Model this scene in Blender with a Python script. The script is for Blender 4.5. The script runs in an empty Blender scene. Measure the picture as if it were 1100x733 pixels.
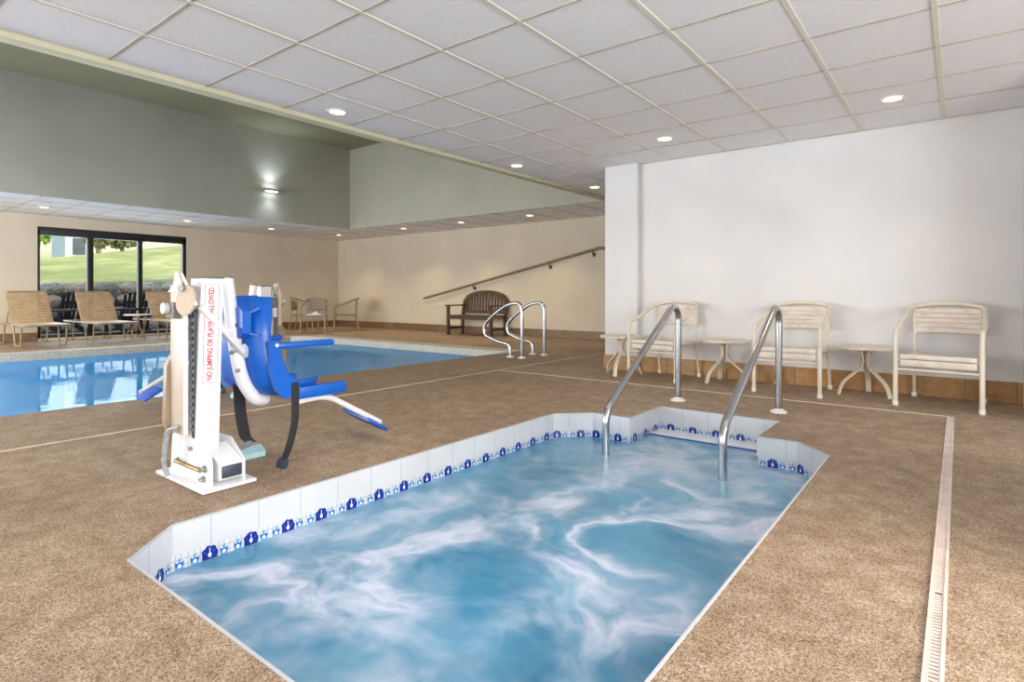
import bpy, bmesh, math, random
from mathutils import Vector, Matrix
R = math.radians
PI = math.pi
random.seed(7)
SC = bpy.context.scene
COL = SC.collection

# ------------------------------------------------------------------ camera, world, light, exposure
cam_d = bpy.data.cameras.new('camera')
cam = bpy.data.objects.new('camera', cam_d)
COL.objects.link(cam)
cam.location = (0, 0, 0.888)
cam.rotation_euler = (R(90), 0, 0.66078953)
cam_d.sensor_width = 36.0
cam_d.lens = 617.835 * 36.0 / 1100.0
cam_d.shift_y = -(366.5 - 316.79) / 1100.0
cam_d.clip_start = 0.05
cam_d.clip_end = 400
SC.camera = cam

SC.view_settings.view_transform = 'Standard'
SC.view_settings.look = 'None'
SC.view_settings.exposure = 0.2
SC.view_settings.gamma = 1.0
SC.view_settings.use_curve_mapping = False
try:
    SC.cycles.use_denoising = True
    SC.cycles.max_bounces = 10
    SC.cycles.diffuse_bounces = 6
    SC.cycles.transparent_max_bounces = 12
    SC.cycles.caustics_reflective = False
    SC.cycles.caustics_refractive = False
    SC.cycles.sample_clamp_indirect = 6.0
except Exception:
    pass

world = bpy.data.worlds.new('sky')
SC.world = world
world.use_nodes = True
wn = world.node_tree.nodes
wn.clear()
wo = wn.new('ShaderNodeOutputWorld')
wb = wn.new('ShaderNodeBackground')
ws = wn.new('ShaderNodeTexSky')
ws.sky_type = 'NISHITA'
ws.sun_disc = False
ws.sun_elevation = R(38)
ws.sun_rotation = R(100)
ws.air_density = 1.6
ws.dust_density = 4.0
wb.inputs['Strength'].default_value = 0.36
world.node_tree.links.new(ws.outputs[0], wb.inputs[0])
world.node_tree.links.new(wb.outputs[0], wo.inputs[0])


def lamp(kind, name, loc, energy, color, rot=(0, 0, 0), **kw):
    d = bpy.data.lights.new(name, kind)
    d.energy = energy
    d.color = color
    for k, v in kw.items():
        setattr(d, k, v)
    o = bpy.data.objects.new(name, d)
    o.location = loc
    o.rotation_euler = rot
    COL.objects.link(o)
    return o


lamp('SUN', 'sun', (-10, 0, 20), 3.2, (1.0, 0.95, 0.85), (R(0), R(52), R(25)), angle=R(0.6))
DAY = (0.86, 0.93, 1.0)
# daylight through the glass wall right of the camera and through the windows behind it
lamp('AREA', 'daylight_right_window', (3.35, 0.2, 1.30), 300, DAY, (0, R(115), 0), shape='RECTANGLE', size=2.1, size_y=5.6)
lamp('AREA', 'daylight_front_window', (-1.2, -3.15, 1.30), 55, DAY, (R(104), 0, 0), shape='RECTANGLE', size=5.6, size_y=2.1)
lamp('AREA', 'daylight_pool_window', (-9.2, -3.15, 1.30), 600, (0.96, 0.975, 1.0), (R(90), 0, 0), shape='RECTANGLE', size=7.6, size_y=2.1)
# daylight entering through the glass of the pool hall's far window
lamp('AREA', 'daylight_far_window', (-14.12, 4.45, 1.15), 40, DAY, (0, R(-90), 0), shape='RECTANGLE', size=1.9, size_y=2.6)
WARM = (1.0, 0.76, 0.48)
DOWN_W = 10.0

# ------------------------------------------------------------------ materials


class NT:
    def __init__(self, name):
        self.m = bpy.data.materials.new(name)
        self.m.use_nodes = True
        self.t = self.m.node_tree
        self.n = self.t.nodes
        self.p = self.n.get('Principled BSDF')
        self.out = self.n.get('Material Output')

    def new(self, kind, **kw):
        x = self.n.new(kind)
        for k, v in kw.items():
            setattr(x, k, v)
        return x

    def link(self, a, b):
        self.t.links.new(a, b)

    def coord(self, which='Object', scale=(1, 1, 1), rot=(0, 0, 0)):
        tc = self.new('ShaderNodeTexCoord')
        mp = self.new('ShaderNodeMapping')
        mp.inputs['Scale'].default_value = scale
        mp.inputs['Rotation'].default_value = rot
        self.link(tc.outputs[which], mp.inputs[0])
        return mp.outputs[0]

    def noise(self, vec, scale, detail=3, rough=0.5, dist=0.0):
        x = self.new('ShaderNodeTexNoise')
        x.inputs['Scale'].default_value = scale
        x.inputs['Detail'].default_value = detail
        x.inputs['Roughness'].default_value = rough
        x.inputs['Distortion'].default_value = dist
        if vec is not None:
            self.link(vec, x.inputs['Vector'])
        return x.outputs[0]

    def ramp(self, fac, stops, interp='LINEAR'):
        x = self.new('ShaderNodeValToRGB')
        x.color_ramp.interpolation = interp
        e = x.color_ramp.elements
        while len(e) > 1:
            e.remove(e[-1])
        e[0].position = stops[0][0]
        e[0].color = rgb(stops[0][1])
        for p, c in stops[1:]:
            k = e.new(p)
            k.color = rgb(c)
        self.link(fac, x.inputs[0])
        return x.outputs[0]

    def mix(self, fac, a, b, blend='MIX'):
        x = self.new('ShaderNodeMix', data_type='RGBA', blend_type=blend)
        for sock, v in ((0, fac), (6, a), (7, b)):
            if hasattr(v, 'is_output'):
                self.link(v, x.inputs[sock])
            elif sock == 0:
                x.inputs[0].default_value = v
            else:
                x.inputs[sock].default_value = rgb(v)
        return x.outputs[2]

    def bump(self, height, strength, dist=0.01):
        x = self.new('ShaderNodeBump')
        x.inputs['Strength'].default_value = strength
        x.inputs['Distance'].default_value = dist
        self.link(height, x.inputs['Height'])
        self.link(x.outputs[0], self.p.inputs['Normal'])


def s2l(c):
    return c / 12.92 if c <= 0.04045 else ((c + 0.055) / 1.055) ** 2.4


def rgb(c):
    """colours are written as 0-255 sRGB"""
    if isinstance(c, (int, float)):
        return (c, c, c, 1)
    if len(c) == 4:
        return c
    return tuple(s2l(v / 255.0) for v in c) + (1.0,)


def plain(name, c, rough=0.5, metal=0.0, var=0.06, scale=6.0, bump=0.0, coat=0.0):
    """a material with a little procedural variation of its own colour"""
    t = NT(name)
    v = t.coord('Object')
    n = t.noise(v, scale, 4)
    lo = tuple(max(0, x * (1 - var)) for x in c)
    hi = tuple(min(255, x * (1 + var)) for x in c)
    t.link(t.ramp(n, [(0.3, lo), (0.7, hi)]), t.p.inputs['Base Color'])
    t.p.inputs['Roughness'].default_value = rough
    t.p.inputs['Metallic'].default_value = metal
    t.p.inputs['Coat Weight'].default_value = coat
    if bump:
        t.bump(t.noise(v, scale * 12, 3), bump, 0.004)
    return t.m


def emit(name, c, strength):
    t = NT(name)
    t.p.inputs['Base Color'].default_value = rgb(c)
    t.p.inputs['Emission Color'].default_value = rgb(c)
    t.p.inputs['Emission Strength'].default_value = strength
    return t.m


def mat_floor():
    t = NT('pebble aggregate deck')
    v = t.coord('Object')
    vor = t.new('ShaderNodeTexVoronoi')
    vor.inputs['Scale'].default_value = 290
    t.link(v, vor.inputs['Vector'])
    sep = t.new('ShaderNodeSeparateColor')
    t.link(vor.outputs['Color'], sep.inputs[0])
    peb = t.ramp(sep.outputs[0], [(0.0, (82, 70, 60)), (0.14, (138, 120, 102)), (0.45, (179, 158, 137)), (0.75, (198, 179, 157)), (1.0, (228, 214, 198))])
    big = t.ramp(t.noise(v, 0.9, 5, 0.6), [(0.3, (214, 202, 190)), (0.5, (236, 228, 218)), (0.72, (255, 250, 242))])
    c = t.mix(1.0, peb, big, 'MULTIPLY')
    med = t.ramp(t.noise(v, 9, 4), [(0.35, (226, 218, 208)), (0.65, (255, 255, 255))])
    c = t.mix(1.0, c, med, 'MULTIPLY')
    t.link(c, t.p.inputs['Base Color'])
    t.p.inputs['Roughness'].default_value = 0.62
    t.bump(vor.outputs['Distance'], 0.35, 0.002)
    return t.m


def mat_paint(name, c, var=0.025):
    t = NT(name)
    v = t.coord('Object')
    n = t.noise(v, 1.3, 4)
    t.link(t.ramp(n, [(0.3, tuple(x * (1 - var) for x in c)), (0.7, tuple(min(255, x * (1 + var)) for x in c))]), t.p.inputs['Base Color'])
    t.p.inputs['Roughness'].default_value = 0.75
    t.bump(t.noise(v, 140, 2), 0.06, 0.002)
    return t.m


def mat_tile(name, c1, c2, grout, w, h, mortar, rough=0.25, coords='UV', off=0.0, var_scale=30):
    t = NT(name)
    v = t.coord(coords)
    b = t.new('ShaderNodeTexBrick')
    b.offset = off
    b.inputs['Scale'].default_value = 1.0
    b.inputs['Brick Width'].default_value = w
    b.inputs['Row Height'].default_value = h
    b.inputs['Mortar Size'].default_value = mortar
    b.inputs['Mortar Smooth'].default_value = 0.1
    b.inputs['Color1'].default_value = rgb(c1)
    b.inputs['Color2'].default_value = rgb(c2)
    b.inputs['Mortar'].default_value = rgb(grout)
    t.link(v, b.inputs['Vector'])
    n = t.ramp(t.noise(v, var_scale, 5, 0.65), [(0.32, (196, 184, 168)), (0.68, (255, 255, 255))])
    t.link(t.mix(0.8 if var_scale > 1 else 0.5, b.outputs[0], t.mix(1.0, b.outputs[0], n, 'MULTIPLY')), t.p.inputs['Base Color'])
    t.p.inputs['Roughness'].default_value = rough
    return t.m


def mat_spa_water():
    t = NT('churning spa water with foam')
    v = t.coord('Object')
    wv = t.new('ShaderNodeTexNoise')
    wv.inputs['Scale'].default_value = 1.5
    wv.inputs['Detail'].default_value = 3
    t.link(v, wv.inputs['Vector'])
    sub = t.new('ShaderNodeVectorMath', operation='SUBTRACT')
    t.link(wv.outputs['Color'], sub.inputs[0])
    sub.inputs[1].default_value = (0.5, 0.5, 0.5)
    sc = t.new('ShaderNodeVectorMath', operation='SCALE')
    sc.inputs['Scale'].default_value = 0.85
    t.link(sub.outputs[0], sc.inputs[0])
    add = t.new('ShaderNodeVectorMath', operation='ADD')
    t.link(v, add.inputs[0])
    t.link(sc.outputs[0], add.inputs[1])
    w = add.outputs[0]
    # streaky foam ridges
    ns = t.noise(w, 1.25, 5, 0.55, 0.35)
    a = t.new('ShaderNodeMath', operation='SUBTRACT'); t.link(ns, a.inputs[0]); a.inputs[1].default_value = 0.5
    a2 = t.new('ShaderNodeMath', operation='ABSOLUTE'); t.link(a.outputs[0], a2.inputs[0])
    ridge = t.ramp(a2.outputs[0], [(0.0, 0.95), (0.03, 0.66), (0.075, 0.26), (0.15, 0.0)])
    patch = t.ramp(t.noise(v, 1.35, 4, 0.55), [(0.36, 0.0), (0.58, 1.0)])
    foam = t.mix(1.0, ridge, patch, 'MULTIPLY')
    soft = t.ramp(t.noise(w, 1.1, 5, 0.6), [(0.36, 0.0), (0.76, 0.50)])
    base = t.ramp(t.noise(w, 1.9, 4), [(0.26, (24, 108, 148)), (0.48, (56, 134, 172)), (0.72, (98, 160, 194))])
    c = t.mix(soft, base, (150, 190, 214))
    c = t.mix(foam, c, (214, 222, 242))
    t.link(c, t.p.inputs['Base Color'])
    t.p.inputs['Roughness'].default_value = 0.24
    t.p.inputs['IOR'].default_value = 1.33
    t.bump(t.noise(w, 5, 5), 0.35, 0.03)
    return t.m


def mat_pool_water():
    t = NT('clear pool water')
    v = t.coord('Object')
    tr = t.new('ShaderNodeBsdfTransparent')
    tr.inputs[0].default_value = (0.50, 0.80, 0.98, 1)
    df = t.new('ShaderNodeBsdfDiffuse')
    t.link(t.ramp(t.noise(v, 0.6, 3), [(0.3, (60, 168, 246)), (0.7, (78, 182, 252))]), df.inputs[0])
    body = t.new('ShaderNodeMixShader')
    body.inputs[0].default_value = 0.85
    t.link(tr.outputs[0], body.inputs[1])
    t.link(df.outputs[0], body.inputs[2])
    gl = t.new('ShaderNodeBsdfGlossy')
    gl.inputs['Roughness'].default_value = 0.03
    fr = t.new('ShaderNodeFresnel')
    fr.inputs['IOR'].default_value = 1.33
    half = t.new('ShaderNodeMath', operation='MULTIPLY')
    half.inputs[1].default_value = 0.28
    t.link(fr.outputs[0], half.inputs[0])
    b = t.new('ShaderNodeBump')
    b.inputs['Strength'].default_value = 0.10
    b.inputs['Distance'].default_value = 0.03
    t.link(t.noise(v, 3.0, 3), b.inputs['Height'])
    t.link(b.outputs[0], gl.inputs['Normal'])
    mx = t.new('ShaderNodeMixShader')
    t.link(half.outputs[0], mx.inputs[0])
    t.link(body.outputs[0], mx.inputs[1])
    t.link(gl.outputs[0], mx.inputs[2])
    t.link(mx.outputs[0], t.out.inputs[0])
    return t.m


def mat_glass():
    t = NT('window glass')
    tr = t.new('ShaderNodeBsdfTransparent')
    tr.inputs[0].default_value = (0.93, 0.96, 0.95, 1)
    gl = t.new('ShaderNodeBsdfGlossy')
    gl.inputs['Roughness'].default_value = 0.0
    fr = t.new('ShaderNodeFresnel')
    fr.inputs['IOR'].default_value = 1.2
    mx = t.new('ShaderNodeMixShader')
    t.link(fr.outputs[0], mx.inputs[0])
    t.link(tr.outputs[0], mx.inputs[1])
    t.link(gl.outputs[0], mx.inputs[2])
    t.link(mx.outputs[0], t.out.inputs[0])
    return t.m


def mat_wood(name, c, var=0.35):
    t = NT(name)
    v = t.coord('Object', (3, 3, 30))
    n = t.noise(v, 3, 5, 0.6, 0.4)
    t.link(t.ramp(n, [(0.3, tuple(x * (1 - var) for x in c)), (0.7, tuple(min(255, x * (1 + var)) for x in c))]), t.p.inputs['Base Color'])
    t.p.inputs['Roughness'].default_value = 0.5
    return t.m


def mat_lawn():
    t = NT('mown grass')
    v = t.coord('Object')
    a = t.ramp(t.noise(v, 0.55, 6, 0.65), [(0.3, (124, 136, 80)), (0.5, (156, 164, 104)), (0.7, (200, 198, 146))])
    b = t.ramp(t.noise(v, 30, 3), [(0.3, (190, 190, 180)), (0.7, (255, 255, 255))])
    t.link(t.mix(1.0, a, b, 'MULTIPLY'), t.p.inputs['Base Color'])
    t.p.inputs['Roughness'].default_value = 0.9
    t.bump(t.noise(v, 40, 4), 0.6, 0.05)
    return t.m


M = {}
M['floor'] = mat_floor()
M['white_wall'] = mat_paint('white wall paint', (216, 215, 214))
M['beige_wall'] = mat_paint('beige wall paint', (204, 192, 172))
M['green_wall'] = mat_paint('sage green paint', (176, 173, 156))
M['olive'] = mat_paint('olive green ceiling paint', (150, 144, 112))
M['ceil'] = plain('white acoustic ceiling tile', (236, 237, 239), 0.85, var=0.012, scale=40, bump=0.12)
M['tbar'] = plain('cream ceiling grid bar', (220, 217, 202), 0.5, var=0.02)
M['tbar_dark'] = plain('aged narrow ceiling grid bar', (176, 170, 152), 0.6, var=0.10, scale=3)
M['cream_trim'] = plain('cream soffit trim', (206, 202, 172), 0.5, var=0.02)
M['base_tan'] = mat_tile('tan stone baseboard tile', (186, 142, 88), (164, 122, 76), (126, 100, 74), 0.33, 0.19, 0.004, 0.35, var_scale=14)
M['base_brown'] = mat_tile('brown stone baseboard tile', (140, 112, 84), (122, 96, 72), (102, 84, 66), 0.4, 0.19, 0.004, 0.4, var_scale=14)
M['spa_tile'] = mat_tile('white glazed coping tile', (210, 213, 220), (206, 210, 217), (172, 176, 184), 0.2, 0.3, 0.002, 0.2, var_scale=0.5)
M['mosaic'] = mat_tile('small white mosaic tile', (216, 219, 225), (208, 212, 219), (166, 172, 182), 0.0235, 0.0235, 0.0016, 0.2, var_scale=0.5)
M['navy_glaze'] = plain('navy blue flower glaze', (20, 40, 132), 0.2, var=0.15, scale=60)
M['sky_glaze'] = plain('sky blue tulip glaze', (84, 160, 208), 0.2, var=0.1, scale=60)
M['teal_glaze'] = plain('mid blue leaf glaze', (30, 92, 160), 0.2, var=0.1, scale=60)
M['white_glaze'] = plain('white centre glaze', (236, 240, 246), 0.2, var=0.02)
M['spa_shell'] = plain('pale blue spa plaster', (150, 190, 210), 0.6)
M['pool_shell'] = plain('light blue pool plaster', (176, 212, 236), 0.6, var=0.05, scale=1.5)
M['pool_tile'] = mat_tile('pale pool waterline tile', (212, 208, 198), (206, 202, 194), (176, 174, 166), 0.3, 0.16, 0.004, 0.3)
M['coping'] = mat_tile('off white pool coping', (232, 226, 216), (226, 220, 208), (196, 190, 180), 0.6, 0.6, 0.005, 0.5)
M['spa_water'] = mat_spa_water()
M['pool_water'] = mat_pool_water()
M['glass'] = mat_glass()
M['black_alu'] = plain('black window aluminium', (24, 22, 22), 0.4, var=0.1)
M['lift_white'] = plain('white powder coat', (220, 220, 224), 0.35, var=0.015)
M['lift_beige'] = plain('off white aged powder coat', (192, 177, 160), 0.4, var=0.03)  # beige paints the shade on lift faces turned from the window
M['hose'] = plain('grey corrugated hose', (150, 152, 158), 0.4, var=0.12, scale=60)
M['lift_tan'] = plain('tan plastic cover', (146, 128, 106), 0.45, var=0.05)  # cream cover, darkened in colour for the shade on it
M['lift_blue'] = plain('bright blue moulded plastic', (10, 88, 184), 0.32, var=0.05, scale=4)
M['lift_navy'] = plain('navy plastic foot plate', (26, 78, 170), 0.4, var=0.1)
M['strap'] = plain('black webbing', (26, 26, 32), 0.7, var=0.2, scale=80)
M['strap_grey'] = plain('grey webbing end', (118, 124, 136), 0.7, var=0.1, scale=80)
M['buckle'] = plain('dark slate plastic buckle', (52, 62, 84), 0.4)
M['cuff'] = plain('pale aqua foam block', (168, 206, 214), 0.6, var=0.08, scale=20)
M['grey_motor'] = plain('grey motor housing', (104, 98, 92), 0.45)
M['light_grey'] = plain('light grey plastic', (196, 200, 208), 0.35)
M['dark_panel'] = plain('dark slate battery panel', (56, 62, 76), 0.4)
M['steel'] = plain('polished stainless steel', (188, 190, 194), 0.2, 1.0, var=0.03)
M['steel_dull'] = plain('dull steel', (160, 160, 160), 0.35, 1.0, var=0.05)
M['brass'] = plain('aged brass rod', (150, 128, 78), 0.4, 0.9)
M['escutcheon'] = plain('white escutcheon plastic', (236, 234, 228), 0.35, var=0.02)
M['red_ink'] = plain('red sign ink', (188, 40, 56), 0.5, var=0.04)
M['chair_cream'] = plain('cream chair tube', (218, 206, 188), 0.35, var=0.03)
M['strap_cream'] = plain('cream vinyl strap', (218, 206, 192), 0.45, var=0.05, scale=12)
M['rubber_cream'] = plain('cream rubber foot', (232, 224, 208), 0.6)
M['chair_tan'] = plain('tan chair tube', (150, 132, 104), 0.4, var=0.06)
M['strap_tan'] = plain('tan vinyl strap', (166, 142, 108), 0.5, var=0.08, scale=10)
M['strap_pale'] = plain('pale pinkish vinyl strap', (206, 190, 174), 0.45, var=0.06, scale=10)
M['mesh_grey'] = plain('grey brown woven sling', (140, 128, 118), 0.7, var=0.2, scale=120)
M['towel'] = plain('white terry towel', (240, 232, 216), 0.95, var=0.04, scale=50, bump=0.4)
M['bench_wood'] = mat_wood('dark brown stained wood', (74, 50, 34))
M['rail_wood'] = plain('bronze painted handrail', (128, 112, 86), 0.4, var=0.08)
M['bracket'] = plain('dark bracket metal', (66, 56, 46), 0.4, 0.6)
M['drain'] = plain('pinkish white drain plastic', (224, 206, 196), 0.5, var=0.05, scale=10)
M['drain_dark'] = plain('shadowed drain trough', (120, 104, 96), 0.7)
M['joint'] = plain('cream expansion joint', (214, 200, 178), 0.6, var=0.08, scale=4)
M['lamp_lens'] = emit('lit downlight lens', (255, 226, 176), 3.2)
M['lamp_trim'] = plain('white downlight ring', (240, 236, 226), 0.4, var=0.01)
M['sconce_lens'] = emit('lit cool lens', (232, 240, 255), 9.0)
M['sconce_body'] = plain('grey green sconce housing', (150, 154, 140), 0.4)
M['rock'] = plain('grey fieldstone', (182, 172, 166), 0.9, var=0.35, scale=3, bump=0.6)
M['rock_pink'] = plain('pinkish fieldstone', (196, 170, 160), 0.9, var=0.25, scale=3, bump=0.6)
M['rock_dark'] = plain('dark fieldstone', (140, 134, 132), 0.9, var=0.3, scale=3, bump=0.6)
M['lawn'] = mat_lawn()
M['patio'] = plain('pale patio concrete', (196, 188, 178), 0.9, var=0.08, scale=3)
M['black_wood'] = plain('black painted slat wood', (30, 29, 32), 0.5, var=0.15)
M['leaf'] = plain('fresh green leaves', (120, 150, 70), 0.8, var=0.35, scale=5)
M['leaf_dull'] = plain('olive green leaves', (112, 118, 84), 0.8, var=0.3, scale=5)
M['bark'] = plain('grey bark', (112, 100, 90), 0.9, var=0.2)
M['siding'] = plain('pale blue grey siding', (176, 190, 210), 0.8, var=0.06)
M['roof_out'] = plain('grey roofing', (120, 120, 122), 0.9)
M['win_dark'] = plain('dark house window', (60, 70, 84), 0.3)
M['roof_slab'] = plain('roof deck', (150, 148, 144), 0.9)

# ------------------------------------------------------------------ mesh helpers


def fillet(pts, rad, n=7):
    """round the corners of a polyline; rad is one radius or a list"""
    P = [Vector(p) for p in pts]
    out = [P[0]]
    for i in range(1, len(P) - 1):
        r = rad[i] if isinstance(rad, (list, tuple)) else rad
        a, b, c = P[i - 1], P[i], P[i + 1]
        u, w = (a - b), (c - b)
        l = min(r, u.length * 0.49, w.length * 0.49)
        p0, p2 = b + u.normalized() * l, b + w.normalized() * l
        for k in range(n + 1):
            t = k / n
            out.append(p0 * (1 - t) ** 2 + b * 2 * t * (1 - t) + p2 * t * t)
    out.append(P[-1])
    return out


class MB:
    def __init__(self):
        self.bm = bmesh.new()
        self.uv = self.bm.loops.layers.uv.new('UVMap')
        self.mats = []

    def mi(self, m):
        if m not in self.mats:
            self.mats.append(m)
        return self.mats.index(m)

    def faces(self, verts, faces, m, smooth=False, uvs=None):
        vs = [self.bm.verts.new(v) for v in verts]
        k = self.mi(m)
        for f in faces:
            try:
                fc = self.bm.faces.new([vs[i] for i in f])
            except ValueError:
                continue
            fc.material_index = k
            fc.smooth = smooth
            if uvs:
                for lp, i in zip(fc.loops, f):
                    lp[self.uv].uv = uvs[i]
        return vs

    def box(self, c, s, m, rot=None, bev=0.0, seg=2):
        t = bmesh.new()
        bmesh.ops.create_cube(t, size=1.0)
        bmesh.ops.scale(t, vec=s, verts=t.verts)
        if bev > 0:
            bmesh.ops.bevel(t, geom=list(t.edges), offset=min(bev, min(s) * 0.45), segments=seg, profile=0.5, affect='EDGES')
        mt = Matrix.Translation(c)
        if rot is not None:
            mt = mt @ (rot if isinstance(rot, Matrix) else Matrix.Rotation(rot[2], 4, 'Z') @ Matrix.Rotation(rot[1], 4, 'Y') @ Matrix.Rotation(rot[0], 4, 'X'))
        bmesh.ops.transform(t, matrix=mt, verts=t.verts)
        t.verts.index_update()
        self.faces([v.co.copy() for v in t.verts], [[v.index for v in f.verts] for f in t.faces], m, bev > 0)
        t.free()
        return self

    def bar(self, a, b, w, h, m, up=(0, 0, 1), bev=0.0):
        """a rectangular bar from a to b; w across, h along up"""
        a, b = Vector(a), Vector(b)
        d = (b - a)
        L = d.length
        x = d.normalized()
        z = Vector(up)
        y = z.cross(x)
        if y.length < 1e-6:
            y = Vector((0, 1, 0)).cross(x)
        y.normalize()
        z = x.cross(y)
        rot = Matrix((x, y, z)).transposed().to_4x4()
        return self.box((a + b) / 2, (L, w, h), m, rot, bev)

    def tube(self, pts, r, m, n=10, closed=False, flat=None):
        P = [Vector(p) for p in pts]
        q = [P[0]]
        for p in P[1:]:
            if (p - q[-1]).length > 1e-5:
                q.append(p)
        P = q
        N = len(P)
        tang = []
        for i in range(N):
            if closed:
                d = P[(i + 1) % N] - P[i - 1]
            elif i == 0:
                d = P[1] - P[0]
            elif i == N - 1:
                d = P[-1] - P[-2]
            else:
                d = (P[i + 1] - P[i]).normalized() + (P[i] - P[i - 1]).normalized()
            tang.append(d.normalized())
        ref = Vector((0, 0, 1)) if abs(tang[0].z) < 0.9 else Vector((1, 0, 0))
        nrm = (ref - tang[0] * ref.dot(tang[0])).normalized()
        verts = []
        for i in range(N):
            nrm = (nrm - tang[i] * nrm.dot(tang[i])).normalized()
            bi = tang[i].cross(nrm)
            rr = r[i] if isinstance(r, (list, tuple)) else r
            for k in range(n):
                a = 2 * PI * k / n
                verts.append(P[i] + nrm * math.cos(a) * rr + bi * math.sin(a) * rr * (flat or 1))
        fs = []
        for i in range(N if closed else N - 1):
            j = (i + 1) % N
            for k in range(n):
                l = (k + 1) % n
                fs.append((i * n + k, i * n + l, j * n + l, j * n + k))
        if not closed:
            fs.append(tuple(range(n - 1, -1, -1)))
            fs.append(tuple((N - 1) * n + k for k in range(n)))
        self.faces(verts, fs, m, True)
        return self

    def lathe(self, prof, m, c=(0, 0, 0), n=24, sx=1, sy=1):
        """profile of (radius, z) revolved about z"""
        verts, fs = [], []
        for (r, z) in prof:
            for k in range(n):
                a = 2 * PI * k / n
                verts.append((c[0] + r * math.cos(a) * sx, c[1] + r * math.sin(a) * sy, c[2] + z))
        for i in range(len(prof) - 1):
            for k in range(n):
                l = (k + 1) % n
                fs.append((i * n + k, i * n + l, (i + 1) * n + l, (i + 1) * n + k))
        if prof[0][0] > 1e-6:
            fs.append(tuple(range(n - 1, -1, -1)))
        if prof[-1][0] > 1e-6:
            fs.append(tuple((len(prof) - 1) * n + k for k in range(n)))
        self.faces(verts, fs, m, True)
        return self

    def prism(self, poly, o, u, v, depth, m, smooth=False):
        """2-D polygon in the plane (o; u, v) pushed by depth along u x v"""
        o, u, v = Vector(o), Vector(u), Vector(v)
        w = u.cross(v).normalized() * depth
        a = [o + u * p[0] + v * p[1] for p in poly]
        n = len(a)
        verts = a + [p + w for p in a]
        fs = [tuple(range(n - 1, -1, -1)), tuple(range(n, 2 * n))]
        for i in range(n):
            j = (i + 1) % n
            fs.append((i, j, n + j, n + i))
        self.faces(verts, fs, m, smooth)
        return self

    def strap(self, pts, width_vec, th, m):
        """flat webbing following pts; width_vec is its full width direction"""
        P = [Vector(p) for p in pts]
        w = Vector(width_vec) * 0.5
        verts, fs = [], []
        N = len(P)
        for i in range(N):
            d = (P[min(i + 1, N - 1)] - P[max(i - 1, 0)]).normalized()
            nn = d.cross(w).normalized() * th * 0.5
            verts += [P[i] - w - nn, P[i] + w - nn, P[i] + w + nn, P[i] - w + nn]
        for i in range(N - 1):
            a, b = i * 4, i * 4 + 4
            for k in range(4):
                l = (k + 1) % 4
                fs.append((a + k, a + l, b + l, b + k))
        fs += [(3, 2, 1, 0), tuple((N - 1) * 4 + k for k in range(4))]
        self.faces(verts, fs, m, False)
        return self

    def build(self, name, parent=None, smooth_angle=40):
        me = bpy.data.meshes.new(name)
        bmesh.ops.recalc_face_normals(self.bm, faces=self.bm.faces)
        self.bm.to_mesh(me)
        self.bm.free()
        for m in self.mats:
            me.materials.append(m)
        try:
            me.set_sharp_from_angle(angle=R(smooth_angle))
        except Exception:
            pass
        o = bpy.data.objects.new(name, me)
        COL.objects.link(o)
        if parent is not None:
            o.parent = parent
        return o


def tag(o, label=None, cat=None, group=None, kind=None):
    if label:
        o['label'] = label
    if cat:
        o['category'] = cat
    if group:
        o['group'] = group
    if kind:
        o['kind'] = kind
    return o


def thing(name, label, cat, loc=(0, 0, 0), rz=0.0, group=None):
    o = bpy.data.objects.new(name, None)
    o.empty_display_size = 0.1
    COL.objects.link(o)
    o.location = loc
    o.rotation_euler = (0, 0, rz)
    return tag(o, label, cat, group)


def copy_tree(o, parent=None):
    c = o.copy()
    COL.objects.link(c)
    if parent is not None:
        c.parent = parent
    for ch in list(o.children):
        copy_tree(ch, c)
    return c


def place(proto, first, loc, rz, label, group=None):
    o = proto if first else copy_tree(proto)
    o.location = loc
    o.rotation_euler = (0, 0, rz)
    o['label'] = label
    if group:
        o['group'] = group
    return o


def struct(mb, name):
    return tag(mb.build(name), kind='structure')


# ------------------------------------------------------------------ dimensions
CZ = 2.413            # low ceiling
TZ = 4.25             # top of the raised tray over the pool
YB = 9.85             # far wall with the bench
YW = 6.203            # white wall with the cream chairs
XL = -13.9            # window wall
XR = 3.2              # window side right of the camera
YF = -3.0             # behind the camera
XP = -3.35            # left end of the white wall
SPA = [(-2.39, 0.94), (-2.19, 0.725), (-0.77, 0.725), (-0.56, 0.94), (-0.56, 3.575), (-0.765, 3.785),
       (-0.99, 3.785), (-0.99, 4.325), (-1.875, 4.325), (-1.875, 3.785), (-2.175, 3.785), (-2.39, 3.57)]
POOL = [(-11.2, -1.2), (-5.5, -1.2), (-5.5, 7.06), (-10.85, 7.06), (-11.2, 6.75)]
POOL_OUT = [(-11.5, -1.2), (-5.5, -1.2), (-5.5, 7.06), (-5.5, 7.40), (-10.95, 7.40), (-11.5, 6.9)]
TRAY = [(-11.2, -1.5), (-4.47, -1.5), (-4.47, 8.25), (-11.2, 8.25)]


def flat_with_holes(mb, outer, holes, z, m, up=True):
    t = bmesh.new()
    es = []
    for loop in [outer] + holes:
        vs = [t.verts.new((x, y, z)) for x, y in loop]
        for i in range(len(vs)):
            es.append(t.edges.new((vs[i], vs[(i + 1) % len(vs)])))
    bmesh.ops.triangle_fill(t, use_beauty=True, use_dissolve=False, edges=es)
    t.verts.index_update()
    mb.faces([v.co.copy() for v in t.verts], [[v.index for v in f.verts] for f in t.faces], m)
    t.free()


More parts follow.
